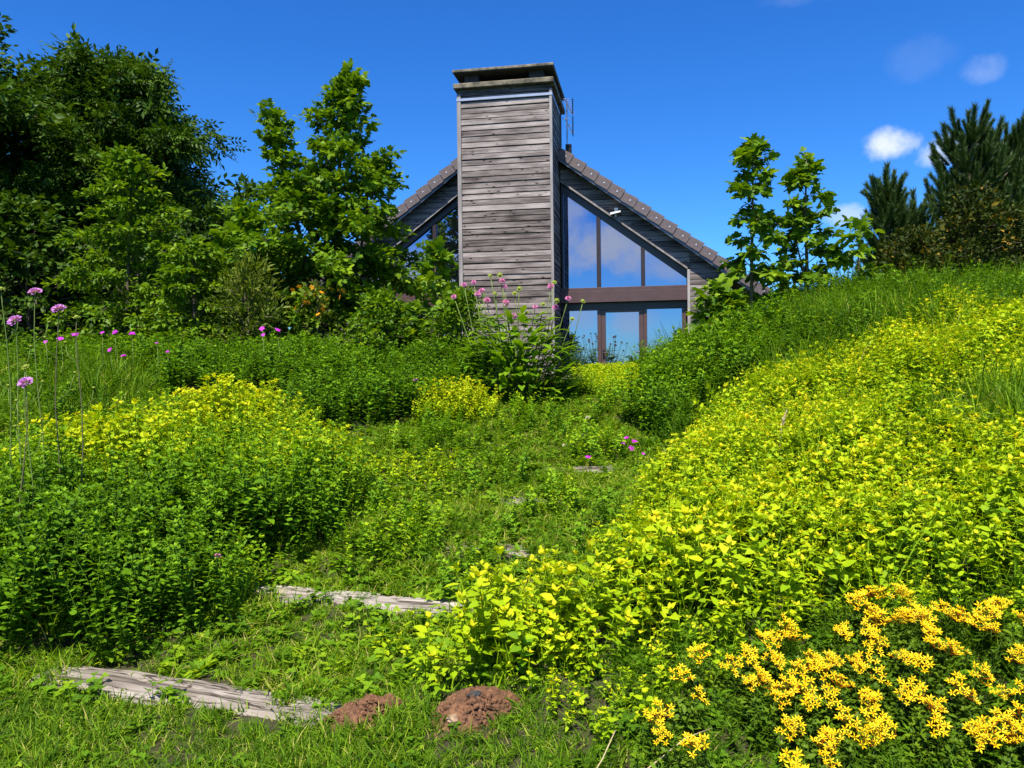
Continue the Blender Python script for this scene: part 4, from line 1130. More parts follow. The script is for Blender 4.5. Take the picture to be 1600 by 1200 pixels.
make_tree('maple_sapling', 'low rounded bright green maple bush in front of the roof eave', 'sapling', 2.6, 9.9,
    [dict(H=.70, r0=.016, nl=15, radius=prof((.0, .34), (.5, .34), (1, .2)), t0=.15, el=(.1, .9), step=.15, cl=.14, nleaf=11, flat=.5)], L_YOUNG, MAPLES, .10, .35, .35, singles=160, bark=TWIG)
# berberis and olive shrubs before the pines
make_tree('berberis_shrub', 'dark brownish green shrub with orange leaves under the tall pine', 'shrub', 6.55, 11.4,
    [dict(H=1.35, r0=.03, nl=46, radius=prof((.0, .95), (.5, .85), (1, .4)), t0=.0, el=(.1, 1.2), step=.16, cl=.17, nleaf=22, flat=.8)], L_BERB, SIMPLE, .06, .8, .1)
make_tree('berberis_shrub', 'sprawling lower shrub with yellowing leaves left of the dark brownish one', 'shrub', 5.55, 11.1,
    [dict(H=.72, r0=.03, nl=36, radius=prof((.0, .75), (.5, .65), (1, .35)), t0=.0, el=(.1, 1.2), step=.16, cl=.16, nleaf=22, flat=.8)], L_BERB, SIMPLE, .06, .8, .1)
make_tree('berberis_shrub', 'dark shrub running out of the picture right of the pine', 'shrub', 7.9, 11.2,
    [dict(H=1.4, r0=.03, nl=46, radius=prof((.0, 1.1), (.5, .95), (1, .45)), t0=.0, el=(.1, 1.2), step=.16, cl=.17, nleaf=22, flat=.8)], L_BERB, SIMPLE, .06, .8, .1)

# pines: candle-like shoots thick with needles
NEEDLE = leaf_mat('pine_needle', [(0.2, (0.014, 0.036, 0.008)), (0.5, (0.038, 0.080, 0.016)), (0.85, (0.11, 0.17, 0.03))], .1, .5, False, .3)
def shoot_kit(n_, L_=1.0, nl_=.30):
    k = Kit(); put_stem(k, [(0, 0, 0), (0, 0, L_)], .012, .4)
    for i in range(n_):
        f = (i + random.random()) / n_; a = i * 2.4
        e = .65 + .5 * f
        d = np.array([math.cos(a) * math.cos(e), math.sin(a) * math.cos(e), math.sin(e)])
        p = np.array([0, 0, f * L_]); s_ = unit(np.cross(d, (random.uniform(-1, 1), random.uniform(-1, 1), random.uniform(-1, 1)))) * .016
        q = p + d * nl_ * random.uniform(.75, 1.15)
        k.add([p - s_, p + s_, q], [(0, 1, 2)], random.uniform(-.14, .14))
    return k.done()
SHOOTS = [shoot_kit(250, 1.0, .25), shoot_kit(260, 1.0, .22), shoot_kit(240, 1.0, .28)]
def pine(label, x, y, tops, group='pines behind the ridge'):
    root = empty('pine_tree', (x, y, tz(x, y) - .05)); tag(root, label, 'tree', group)
    wood = MB(); pos, ma, sc, dt = [], [], [], []
    def shoot(p, d, L_, t_):
        s_, dd, n_ = frame_of(d, (.3, .9, .1)); pos.append(p); ma.append(np.stack([s_, n_, unit(d)], 1)); sc.append(L_); dt.append(t_)
    for bx_, by_, H, rad, nb_ in tops:
        lean = np.array([bx_, by_, 0.0])
        def tr(t): return lean * min(1, t * 1.5) + np.array([0, 0, H * t])
        wood.tube([tuple(tr(t)) for t in np.linspace(0, 1, 8)], [.07 * (1.1 - t) for t in np.linspace(0, 1, 8)], 6)
        shoot(tr(.90), (0, 0, 1), .52, .5)
        for j in range(4):
            a = j * 1.57 + random.random(); shoot(tr(.9), (math.cos(a) * .55, math.sin(a) * .55, 1), .28, .52)
        for i in range(nb_):
            t = .05 + .87 * (i + random.random()) / nb_
            L_ = rad * (1.02 - t) ** .65 * random.uniform(.7, 1.1); az = i * 2.4 + random.uniform(-.4, .4)
            d0 = np.array([math.cos(az), math.sin(az), .28 + .3 * t]); st = tr(t)
            def lb(s): return st + d0 * L_ * s + np.array([0, 0, .30 * L_ * s * s])
            wood.tube([tuple(lb(s)) for s in (0, .5, 1)], [.022, .016, .008], 5)
            for s in np.arange(.15, 1.01, max(.16, .21 / max(L_, .2))):
                for q in range(3):
                    sd = np.array([-math.sin(az), math.cos(az), 0]) * random.uniform(-1.1, 1.1)
                    shoot(lb(s) + sd * .12, d0 * random.uniform(.2, .8) + sd * .7 + np.array([0, 0, random.uniform(.5, 1.3)]), random.uniform(.24, .34), .5 + random.gauss(0, .07))
            shoot(lb(1.0), d0 * .3 + np.array([0, 0, 1]), random.uniform(.40, .52), .55)
            for q in (-1, 1): shoot(lb(.93), d0 * .5 + np.array([-math.sin(az), math.cos(az), 0]) * q * .6 + np.array([0, 0, 1]), random.uniform(.32, .46), .53)
    wood.build('trunk', BARK, root, smooth=True)
    pos, ma, sc, dt = map(np.asarray, (pos, ma, sc, dt))
    k = stamp(SHOOTS, pos, ma, sc, rng.integers(0, 3, len(pos)), dt)
    o = link_mesh('crown', kit_mesh(k, 'crown', NEEDLE), None, root); o['kind'] = 'stuff'
    return root
pine('tallest dark pine with upright candle shoots at the ridge', 7.4, 13.0, [(0, 0, 2.95, .78, 32), (.5, .1, 2.3, .75, 22), (-.30, -.05, 1.9, .32, 14)])
pine('second tall pine, at the right edge of the tallest one', 8.25, 13.4, [(0, 0, 2.85, 1.05, 32), (.65, 0, 2.7, .95, 26)])
pine('small slender pine left of the tall pines, behind the small open sapling', 5.85, 12.5, [(0, 0, 1.9, .34, 22), (.24, .05, 1.4, .25, 10)])
pine('smallest pine tip showing between the slender pine and the tall pines', 6.35, 12.7, [(0, 0, 1.5, .3, 10)])
# ------------------------------------------------------------------ timber steps
TIMBER = wood_mat('old_sleeper_timber', (0.05, 0.038, 0.028), (0.235, 0.20, 0.168), (0.40, 0.36, 0.315), gscale=.9, knots=False, crack=1.0, rough=.9, splits=.24)
def timber(i, L_, W_, T_=.16):
    nx, ny = 120, 22
    prof_ = [(-W_ / 2, -T_), (-W_ / 2 + .002, -.03)] + [(-W_ / 2 + W_ * j / (ny - 1), 0) for j in range(ny)] + [(W_ / 2 - .002, -.03), (W_ / 2, -T_)]
    m_ = len(prof_); V, Fc = [], []
    for a in range(nx):
        u = -L_ / 2 + L_ * a / (nx - 1)
        endf = min(1, (L_ / 2 - abs(u)) / .05)
        for q, (w, z_) in enumerate(prof_):
            top = z_ == 0
            wander = .018 * math.sin(u * 4.3 + i) + .011 * math.sin(u * 13.7 + i * 2) + .007 * mnoise.noise((u * 25, i, 0))
            edge = max(0, abs(w) / (W_ / 2) - .72) / .28
            ww = w + wander * (1 if w < 0 else .7) * min(1, abs(w) / (W_ / 2) * 1.2)
            zz_ = z_
            if top:
                g = mnoise.noise((u * 2.2 + 7 * i, (w + .08 * math.sin(u * 1.9 + i)) * 34, i * 3.1))
                crack = max(0, abs(mnoise.noise((u * 1.1 + 3 * i, (w + .06 * math.sin(u * 2.3)) * 17, 5.5 + i))) * -9 + .75)
                zz_ += g * .006 - crack * .022 - edge ** 2 * (.018 + .02 * abs(mnoise.noise((u * 8, w * 3, i)))) - (1 - endf) * .03 * random.uniform(.6, 1.3) + .012 * mnoise.noise((u * 1.5, w * 3, i + 9.))
            V.append((u + (0 if endf > .99 else (1 - endf) * .02 * mnoise.noise((w * 30, i, 1))), ww, zz_))
    for a in range(nx - 1):
        for q in range(m_ - 1):
            Fc.append((a * m_ + q, (a + 1) * m_ + q, (a + 1) * m_ + q + 1, a * m_ + q + 1))
    Fc.append(tuple(reversed(range(m_)))); Fc.append(tuple((nx - 1) * m_ + q for q in range(m_)))
    return MB().add(V, [tuple(f) for f in Fc])
step_labels = ['longest weathered timber step, lowest one, at the edge of the lawn', 'pale timber step, second from the bottom, running into the golden bed',
               'timber step nearly overgrown, showing two small pale patches, third from the bottom', 'short strip of grey timber step in the grass, fourth from the bottom',
               'thin overgrown timber step, topmost of the flight']
for i, (sx, sy, L_, W_, az, z_) in enumerate(STEPS):
    o = timber(i, L_, W_).build('timber_step', TIMBER, None)
    o.location = (sx, sy, z_ + .004 if i < 2 else tz(sx, sy) + .006); o.rotation_euler = (R((-.8, 1.2, 0, .5, 0)[i]), R((0.4, -.5, .3, 0, 0)[i]), R(az))
    tag(o, step_labels[i], 'step', 'timber steps up the bank')

# ------------------------------------------------------------------ molehills
SOIL = plain('red_brown_soil', (0.135, 0.062, 0.029), 0.95, 0, 0.55, 60, 0.9)
STONE = plain('pale_stone', (0.30, 0.20, 0.12), 0.85, 0, 0.25, 12, .3)
def lump(r, seed, sub=2, amp=.28):
    bm = bmesh.new(); bmesh.ops.create_icosphere(bm, subdivisions=sub, radius=r)
    for v in bm.verts:
        v.co *= 1 + amp * mnoise.noise(v.co / r * 1.4 + Vector((seed * 3.7, 0, 0)))
    v_ = [tuple(v.co) for v in bm.verts]; bm.verts.index_update(); f_ = [[v.index for v in f.verts] for f in bm.faces]; bm.free()
    return v_, f_
for i, (mx_, my_, r, h) in enumerate(MOUNDS):
    root = empty('molehill', (mx_, my_, tz(mx_, my_) - .01))
    tag(root, ['molehill of loose red-brown earth at the end of the lowest step', 'molehill of red-brown earth with a pale stone, under the golden leaves'][i], 'molehill', 'molehills by the lowest step')
    V, Fc = [], []; nr, na = 16, 40
    for a in range(nr + 1):
        for b_ in range(na):
            f = a / nr; an = 2 * math.pi * b_ / na
            rr = r * 1.15 * f * (1 + .16 * math.sin(an * 3 + i) + .08 * math.sin(an * 7))
            x_, y_ = rr * math.cos(an), rr * math.sin(an) * .85
            zz_ = h * (1 - f * f) ** 1.2 * (1 + .2 * math.sin(an * 2 + i)) + .024 * mnoise.noise((x_ * 22, y_ * 22, i)) + .016 * mnoise.noise((x_ * 55, y_ * 55, i + 4)) + tz(mx_ + x_, my_ + y_) - tz(mx_, my_) - (.03 if a == nr else 0)
            V.append((x_, y_, zz_))
    for a in range(nr):
        for b_ in range(na):
            Fc.append((a * na + b_, (a + 1) * na + b_, (a + 1) * na + (b_ + 1) % na, a * na + (b_ + 1) % na))
    MB().add(V, Fc).build('mound', SOIL, root, smooth=False)
    cl_ = MB()
    for _ in range(620):
        an, rr = random.uniform(0, 6.28), r * 1.55 * random.random() ** .6
        x_, y_ = rr * math.cos(an), rr * math.sin(an) * .85
        v_, f_ = lump(random.choice((.004, .005, .006, .008, .010, .013)), random.random() * 9, 1, .7)
        z0_ = h * max(0, 1 - (rr / r / 1.15) ** 2) ** 1.2 + tz(mx_ + x_, my_ + y_) - tz(mx_, my_)
        cl_.add(np.array(v_) + (x_, y_, z0_ + .003), f_)
    tag(cl_.build('clods', SOIL, root), kind='stuff')
    for (x_, y_, rs) in (((-.10, -.14, .02), (.05, -.17, .014)) if i == 0 else ((-.07, -.09, .032), (.01, -.02, .026))):
        v_, f_ = lump(rs * .85, i + rs * 70, 2, .75)
        o = MB().add(np.array(v_) * (1, .85, .7), f_).build('stone', STONE if rs != .026 else M['soot_and_shade'], root, smooth=False)
        o.location = (x_, y_, h * max(0, 1 - (math.hypot(x_, y_ / .85) / r / 1.15) ** 2) ** 1.2 + tz(mx_ + x_, my_ + y_) - tz(mx_, my_) + rs * .15)

# ------------------------------------------------------------------ plain (not instanced) copies of the plant materials
LIME2 = leaf_mat('golden_shrub_leaf', [(0.15, (0.10, 0.22, 0.006)), (0.42, (0.27, 0.40, 0.006)), (0.62, (0.43, 0.52, 0.008)), (0.9, (0.56, 0.52, 0.012))], .30, .6, False, .12)
GREEN2 = leafm('knautia_leaf', (0.055, 0.13, 0.006), (0.12, 0.245, 0.009), (0.22, 0.35, 0.012), .34)
STEMG = plain('green_stem', (0.13, 0.19, 0.03), .7, 0, .25, 20)
STEMB = plain('brown_stem', (0.11, 0.10, 0.045), .8, 0, .25, 20)
PINK = leaf_mat('pink_petal', [(0.2, (0.50, 0.13, 0.36)), (0.5, (0.68, 0.22, 0.52)), (0.8, (0.82, 0.42, 0.68))], .3, .6, False, .1, 1.0)
LILAC = leaf_mat('lilac_petal', [(0.2, (0.34, 0.10, 0.42)), (0.5, (0.50, 0.19, 0.58)), (0.8, (0.68, 0.38, 0.74))], .3, .6, False, .1, 1.0)
MAGENTA = leaf_mat('magenta_petal', [(0.2, (0.36, 0.01, 0.36)), (0.5, (0.52, 0.03, 0.52)), (0.8, (0.62, 0.10, 0.64))], .3, .6, False, .1, 1.0)
YELLOW = leaf_mat('yellow_petal', [(0.1, (0.55, 0.14, 0.01)), (0.35, (0.80, 0.44, 0.005)), (0.6, (0.86, 0.60, 0.008)), (0.85, (0.88, 0.72, 0.04))], .25, .6, False, .1, 1.0)
WHITE = leaf_mat('clover_white', [(0.2, (0.5, 0.42, 0.30)), (0.8, (0.75, 0.72, 0.6))], .25, .7, False, .1, 1.0)
BUD = leaf_mat('green_bud', [(0.2, (0.14, 0.20, 0.03)), (0.8, (0.34, 0.38, 0.06))], .1, .7, False, .1)
ORANGE = leaf_mat('orange_petal', [(0.2, (0.55, 0.20, 0.01)), (0.8, (0.75, 0.42, 0.03))], .3, .6, False, .1, 1.0)
FOUR, FOUR_T = [(0, 0, 0), (.25, .55, .06), (0, 1, 0), (-.25, .55, .06)], [(0, 1, 2), (0, 2, 3)]
def pincushion(r, dome=.55, n_=46):
    """scabious head: frilled petals on a low dome"""
    k = Kit()
    for i in range(n_):
        f = math.sqrt((i + .5) / n_); a = i * 2.4
        e = (1 - f) * 1.35 + random.uniform(-.15, .2)
        d = np.array([math.cos(a) * math.cos(e), math.sin(a) * math.cos(e), math.sin(e)])
        p = np.array([math.cos(a) * f * r * .45, math.sin(a) * f * r * .45, r * dome * (1 - f * f) * .7])
        put_leaf(k, p, d, r * (.42 + .28 * f), 1.7, .5 + random.uniform(-.28, .28), 1.0, random.uniform(-.5, .5), FOUR, FOUR_T)
    return k.done()
def button(r):
    v_, f_ = lump(r, random.random() * 5, 1, .25); k = Kit()
    k.add(np.array(v_) * (1, 1, .75), f_, .5)
    for i in range(9):
        a = i * .7; put_leaf(k, (0, 0, -r * .3), (math.cos(a), math.sin(a), .1), r * 1.7, .8, .4, 1, 0, FOUR, FOUR_T)
    return k.done()
def tubek(pts, r, name, mat, parent):
    return MB().tube(pts, r, 5).build(name, mat, parent, smooth=True)

# pink scabious clump before the chimney
KX, KY = 0.12, 8.95
kz = tz(KX, KY)
kn = empty('scabious_plant', (KX, KY, kz - .02)); tag(kn, 'large leafy scabious clump with pink pincushion flowers in front of the chimney', 'flower clump')
lance = [(0, 0, 0), (.10, .22, .03), (0, .25, 0), (-.10, .22, .03), (.16, .55, .0), (0, .57, -.03), (-.16, .55, .0), (0, 1, -.16)]
kl_lib = []
for tn in (.42, .5, .58, .66, .74):
    for cu in (.7, 1.6):
        k = Kit(); put_leaf(k, (0, 0, 0), (0, 1, 0), 1.0, 1.0, tn, cu, 0, lance, OV_T); kl_lib.append(kit_mesh(k.done(), 'leaf', GREEN2))
def add_leaf(p, d, L_, wd=1.0):
    o = bpy.data.objects.new('leaf', random.choice(kl_lib)); o.parent = kn; col_link(o)
    s_, dd, n_ = frame_of(d); mm = Matrix((s_.tolist(), dd.tolist(), n_.tolist())).transposed().to_4x4()
    o.matrix_basis = Matrix.Translation(Vector(p)) @ mm @ Matrix.Diagonal((L_ * wd, L_, L_, 1))
KN_HEADS = [(-0.64, 2.29), (-0.52, 2.41), (-0.42, 2.46), (-0.32, 2.34), (-0.36, 2.29), (-0.26, 2.22), (-0.1, 2.44), (-0.07, 2.38), (-0.06, 2.19), (0.03, 2.07), (0.26, 2.14), (0.45, 2.39), (0.5, 2.16), (0.63, 2.24)]
KN_BUDS = [(-0.23, 2.53), (0.09, 2.35), (0.04, 2.31), (0.36, 2.2), (0.13, 2.1), (0.48, 2.43), (0.52, 2.25), (0.8, 2.22), (0.67, 2.02), (-0.17, 2.3), (-0.12, 2.52)]
pk = [kit_mesh(pincushion(.037, .9, 54), 'flower_head', PINK) for _ in range(4)]
bk = [kit_mesh(button(.022), 'bud', BUD) for _ in range(3)]
for i, (hx, hz) in enumerate(KN_HEADS + KN_BUDS):
    tip = Vector((hx - KX, random.uniform(-.22, .22), hz - kz + .02))
    foot = Vector((tip.x * .38 + random.uniform(-.08, .08), random.uniform(-.12, .12), .0))
    mid = foot.lerp(tip, .5) + Vector((tip.x * .10, 0, .06))
    tubek([tuple(foot), tuple(foot.lerp(mid, .5) + Vector((0, 0, .02))), tuple(mid), tuple(mid.lerp(tip, .6)), tuple(tip)], [.008, .007, .006, .0045, .004], 'stem', STEMG, kn)
    o = bpy.data.objects.new('flower_head' if i < len(KN_HEADS) else 'bud', random.choice(pk if i < len(KN_HEADS) else bk)); o.parent = kn; col_link(o)
    o.location = tip; o.rotation_euler = (random.uniform(.7, 1.35), random.uniform(-.4, .4), random.uniform(-.5, .5))
    if i < len(KN_HEADS): o.scale = [random.uniform(.75, 1.1)] * 3
    for q in range(3):
        f = random.uniform(.25, .75); p = foot.lerp(tip, f) + Vector((tip.x * .08 * (1 - abs(2 * f - 1)), 0, .04))
        a = random.uniform(0, 6.28); add_leaf(p, (math.cos(a), math.sin(a), .75), random.uniform(.14, .22) * (1.1 - .6 * f), .8)
kl_stuff, kn_n = Kit(), [0]
def kn_leaf(p, d, L_, wd=1.0):
    front = p[1] < .05
    if front and kn_n[0] < 215:
        kn_n[0] += 1; add_leaf(p, d, L_, wd)
    else:
        put_leaf(kl_stuff, p, d, L_, wd, random.uniform(.4, .8), random.uniform(.9, 2.0), 0, lance, OV_T)
for i in range(820):
    a = random.uniform(0, 6.283); rr = .50 * math.sqrt(random.random()); hh = random.uniform(.02, .98) * (1 - .45 * (rr / .50) ** 2)
    e = random.uniform(-.1, .85)
    kn_leaf((rr * 1.2 * math.cos(a) - .05, rr * .8 * math.sin(a), hh), (math.cos(a) * math.cos(e), math.sin(a) * math.cos(e), math.sin(e)), random.uniform(.12, .22), random.uniform(1.1, 1.7))

o = link_mesh('leaves', kit_mesh(kl_stuff.done(), 'leaves', GREEN2), None, kn); o['kind'] = 'stuff'

# golden shrub in the middle of the garden
gold_kits = [sprig(random.uniform(.46, .56), 8, .062, 1.0, lowt=.28, top=5, first=.3, jitter=.6, lean=.2) for _ in range(4)]
def golden(gx_, gy_, rx_, ry_, sz, n_, label, tone=.08, name='golden_shrub'):
    gs = empty(name, (gx_, gy_, tz(gx_, gy_) - .02)); tag(gs, label, 'shrub', 'golden cushions among the herbs')
    ra, rr = rng.uniform(0, 6.283, n_), np.sqrt(rng.random(n_))
    xx, yy = rr * np.cos(ra) * rx_, rr * np.sin(ra) * ry_
    pos = np.stack([xx, yy, terrain(gx_ + xx, gy_ + yy) - tz(gx_, gy_) + .01], 1)
    mt_ = rot_mats(rng.normal(0, .2, n_) - rr * np.sin(ra) * .28, rng.normal(0, .2, n_) + rr * np.cos(ra) * .3, rng.uniform(0, 6.28, n_))
    k = stamp(gold_kits, pos, mt_, (1.0 - .38 * rr ** 2) * rng.uniform(.78, 1.08, n_) * sz, rng.integers(0, 4, n_), rng.normal(tone, .07, n_))
    o = link_mesh('foliage', kit_mesh(k, 'foliage', LIME2), None, gs); o['kind'] = 'stuff'
golden(-.58, 8.12, .42, .32, .80, 230, 'small rounded bright golden shrub left of the pink scabious clump', .16)
golden(CUSHIONS[0][0], CUSHIONS[0][1], .62, .45, 1.25, 330, 'broad golden cushion on top of the left herb bed, nearest the lilac scabious', .05, 'golden_cushion')
golden(CUSHIONS[1][0], CUSHIONS[1][1], .62, .45, 1.2, 330, 'golden cushion behind the left herb bed, furthest back of its cushions', .07, 'golden_cushion')
golden(CUSHIONS[2][0], CUSHIONS[2][1], .42, .36, .95, 180, 'small golden cushion at the path side of the left herb bed', .02, 'golden_cushion')

# yellow stonecrop at the lower right, every flower head a part
STONECROP = [(0.7, 2.99), (0.58, 2.86), (0.61, 2.8), (0.49, 2.68), (0.56, 2.56), (0.49, 2.56), (1.04, 3.07), (0.97, 3.02), (1.1, 2.93), (0.78, 2.87), (0.85, 2.92), (0.82, 2.82), (0.88, 2.81), (0.95, 2.88), (1.01, 2.84), (0.92, 2.77), (0.93, 2.71), (0.99, 2.69), (0.9, 2.6), (1.09, 2.84), (1.15, 2.84), (1.23, 2.88), (1.19, 2.83), (1.12, 2.74), (1.08, 2.68), (1.19, 2.68), (1.16, 2.7), (1.27, 2.79), (1.09, 2.6), (1.16, 2.6), (1.14, 2.56), (1.09, 2.56), (1.0, 2.52), (0.95, 2.45), (0.94, 2.5), (0.88, 2.43), (1.24, 3.05), (1.33, 3.14), (1.33, 3.03), (1.32, 2.96), (1.24, 2.97), (1.37, 3.07), (1.44, 3.04), (1.46, 3.17), (1.52, 3.17), (1.41, 3.18), (1.53, 3.06), (1.5, 3.08), (1.65, 3.08), (1.54, 3.0), (1.49, 2.94), (1.51, 2.9), (1.58, 2.86), (1.35, 2.83), (1.41, 2.79), (1.69, 3.03), (1.74, 3.02), (1.79, 3.01), (1.85, 3.01), (1.73, 2.95), (1.86, 2.95), (1.76, 2.82), (1.35, 2.69), (1.31, 2.7), (1.35, 2.62), (1.41, 2.61), (1.32, 2.54), (1.49, 2.69), (1.52, 2.66), (1.6, 2.72), (1.63, 2.67), (1.65, 2.64), (1.56, 2.58), (1.6, 2.56), (1.46, 2.53), (1.48, 2.51), (1.55, 2.5), (1.56, 2.47)]
def star_cluster():
    k = Kit()
    nf = random.choice((6, 8, 9, 10)); st_ = (random.uniform(.7, 1.3), random.uniform(.7, 1.2))
    for i in range(nf):
        a = i * 2.4 + random.uniform(-.3, .3); f = math.sqrt((i + .3) / nf); c = np.array([math.cos(a) * .042 * f * st_[0], math.sin(a) * .042 * f * st_[1], .014 * (1 - f * f) + random.uniform(-.010, .010)])
        put_stem(k, [c * (.2, .2, 0) + np.array([0, 0, -.02]), c], .0012, .12)
        a0 = random.uniform(0, 6)
        tn = .58 + random.uniform(-.06, .16)
        for j in range(5):
            az = a0 + j * 1.2566; e = random.uniform(.25, .6)
            put_leaf(k, c, (math.cos(az) * math.cos(e) + math.cos(a) * .3 * f, math.sin(az) * math.cos(e) + math.sin(a) * .3 * f, math.sin(e)), random.uniform(.015, .021), .62, tn + random.uniform(-.06, .06), 1, 0, FOUR, FOUR_T)
        for j in range(3):
            az = a0 + j * 2.1; put_leaf(k, c, (math.cos(az) * .35, math.sin(az) * .35, 1), .008, .5, .30, 1, 0, FOUR, FOUR_T)
    for i in range(4):
        a = random.uniform(0, 6.3); put_leaf(k, (math.cos(a) * .034, math.sin(a) * .034, -.006), (math.cos(a) * .4, math.sin(a) * .4, 1), .013, .7, .12, 1, 0, FOUR, FOUR_T)
    return k.done()
sc_lib = [kit_mesh(star_cluster(), 'flower_head', YELLOW) for _ in range(12)]
SCLEAF = leafm('stonecrop_leaf', (0.030, 0.07, 0.005), (0.075, 0.145, 0.007), (0.17, 0.26, 0.010), .25)
sc_kits = [sprig(random.uniform(.11, .15), 8, .032, .75, lowt=.42, top=5, first=.2, jitter=.7) for _ in range(5)]
def stonecrop(pts, label, n_, spread, filt=None):
    cx, cy = np.mean([p[0] for p in pts]), np.mean([p[1] for p in pts])
    root = empty('stonecrop', (cx, cy, tz(cx, cy))); tag(root, label, 'flower plant', 'yellow stonecrop plants')
    zb = tz(cx, cy)
    for (x_, y_) in pts:
        for rep in range(random.choice((1, 2))):
            o = bpy.data.objects.new('flower_head', random.choice(sc_lib)); o.parent = root; col_link(o)
            hz = random.uniform(.14, .19)
            o.location = (x_ - cx + random.uniform(-.028, .028), y_ - cy + random.uniform(-.03, .03), tz(x_, y_) - zb + hz); o.rotation_euler = (random.uniform(.15, .85), random.uniform(-.35, .35), random.uniform(-.6, .6)); o.scale = [random.uniform(.7, 1.08)] * 3
    base = np.array(pts)[rng.integers(0, len(pts), n_)]
    xy = base + rng.normal(0, spread, (n_, 2))
    k_ = clear_of(xy[:, 0], xy[:, 1]); xy = xy[k_]; n_ = len(xy)
    pos = np.stack([xy[:, 0] - cx, xy[:, 1] - cy, terrain(xy[:, 0], xy[:, 1]) - zb - .01], 1)
    k = stamp(sc_kits, pos, rot_mats(rng.normal(0, .2, n_), rng.normal(0, .2, n_), rng.uniform(0, 6.28, n_)), rng.uniform(.75, 1.2, n_), rng.integers(0, 5, n_), rng.normal(0, .08, n_))
    o = link_mesh('foliage', kit_mesh(k, 'foliage', SCLEAF), None, root); o['kind'] = 'stuff'
stonecrop(STONECROP[9:] + [STONECROP[6], STONECROP[7], STONECROP[8]], 'wide mat of bright yellow starry stonecrop flowers over dark leaves, lower right', 560, .075)
stonecrop(STONECROP[1:3], 'small yellow stonecrop with two flower heads, left of the wide mat', 22, .03)
stonecrop(STONECROP[0:1], 'single yellow stonecrop head at the foot of the golden bed', 10, .03)
stonecrop(STONECROP[3:4], 'lone yellow stonecrop head nearest the molehills', 10, .03)
stonecrop(STONECROP[4:6], 'low yellow stonecrop half hidden by dry grass stalks below the others', 16, .03)
frond = [feather(5, .24) for _ in range(3)] + [feather(6, .17)]
p = field(34, .3, 2.4, 2.2, 3.4, lambda x, y: Zn('YELLOW')(x, y) | (x > .45))
scatter('yarrow_fronds', frond, WEED, p, .2, .7, 1.2, itint=rng.normal(.40, .08, len(p)), label='dark feathery yarrow fronds standing among the yellow flowers', cat='weeds')
fillers = short + weeds[:4] + weeds[6:]
p = field(520, .2, 2.6, 1.6, 3.35, lambda x, y: Zn('YELLOW')(x, y) | (x > .4))
scatter('flower_bed_weeds', fillers, WEED, p, .2, .6, 1.2, itint=rng.normal(.36, .09, len(p)), label='dark small weeds and grass between the yellow flowers', cat='weeds')

# tall lilac scabious at the left edge
lk = [kit_mesh(pincushion(.036, .30, 52), 'flower_head', LILAC) for _ in range(3)]
sb = [kit_mesh(button(.014), 'seed_head', BUD) for _ in range(2)]
TALL = [(-2.54, 4.3, 1.92, 0, 'tallest lilac scabious stem with a bright flower, against the dark hollow'), (-2.36, 4.2, 1.82, 0, 'lilac scabious flower tilted up, furthest right of the tall stems'),
        (-2.53, 4.1, 1.755, 0, 'flat lilac scabious flower left of the tallest one'), (-2.36, 3.9, 1.44, 0, 'pale lilac scabious flower on the lowest of the tall stems'),
        (-2.66, 4.2, 1.93, 1, 'brown scabious seed head at the very left edge'), (-2.28, 4.22, 1.78, 1, 'green scabious seed head right of the tallest lilac flower'), (-2.42, 4.0, 1.52, 1, 'dry scabious seed head above the palest lilac flower')]
for i, (x_, y_, zt, kind_, lab) in enumerate(TALL):
    x_, y_, zt = x_ * 1.22, y_ * 1.22, 1.45 + (zt - 1.45) * 1.22
    bx_, by_ = x_ + random.uniform(-.05, .12), y_ - random.uniform(.0, .1)
    root = empty('tall_scabious', (bx_, by_, tz(bx_, by_) - .02)); tag(root, lab, 'flower', 'tall lilac scabious stems on the left')
    tip = Vector((x_ - bx_, y_ - by_, zt - tz(bx_, by_)))
    pts = [(0, 0, 0)] + [tuple(tip * f + Vector((.035 * math.sin(f * 5 + i), .03 * math.cos(f * 4 + i), 0)) * (1 - f) * f * 2.5) for f in (.2, .4, .6, .8, .93)] + [tuple(tip)]
    tubek(pts, [.0048, .0045, .004, .0036, .003, .0026, .0024], 'stem', STEMB if i % 2 else STEMG, root)
    o = bpy.data.objects.new('seed_head' if kind_ else 'flower_head', random.choice(sb if kind_ else lk)); o.parent = root; col_link(o)
    o.location = tip; o.rotation_euler = (random.uniform(.35, .75), random.uniform(-.35, .2), random.uniform(-.3, .3)); o.scale = [1.2] * 3
    for q in range(2):
        f = (.55, .72)[q]; sgn = 1 if (i + q) % 2 else -1
        p0 = Vector(pts[3 + q]); p1 = p0 + Vector((sgn * random.uniform(.06, .13), .02, random.uniform(.12, .22)))
        tubek([tuple(p0), tuple(p0.lerp(p1, .5) + Vector((sgn * .025, 0, -.02))), tuple(p1)], [.0026, .0022, .0018], 'branch', STEMG, root)
        o = bpy.data.objects.new('seed_head', random.choice(sb)); o.parent = root; col_link(o); o.location = p1; o.scale = [.8] * 3
    k = Kit()
    for q in range(8):
        f = random.uniform(.05, .5); a = random.uniform(0, 6.28)
        put_leaf(k, tuple(tip * f), (math.cos(a), math.sin(a), .5), random.uniform(.06, .12), .7, .45 + random.uniform(-.1, .1), 1.5)
    link_mesh('leaves', kit_mesh(k.done(), 'leaves', GREEN2), None, root)

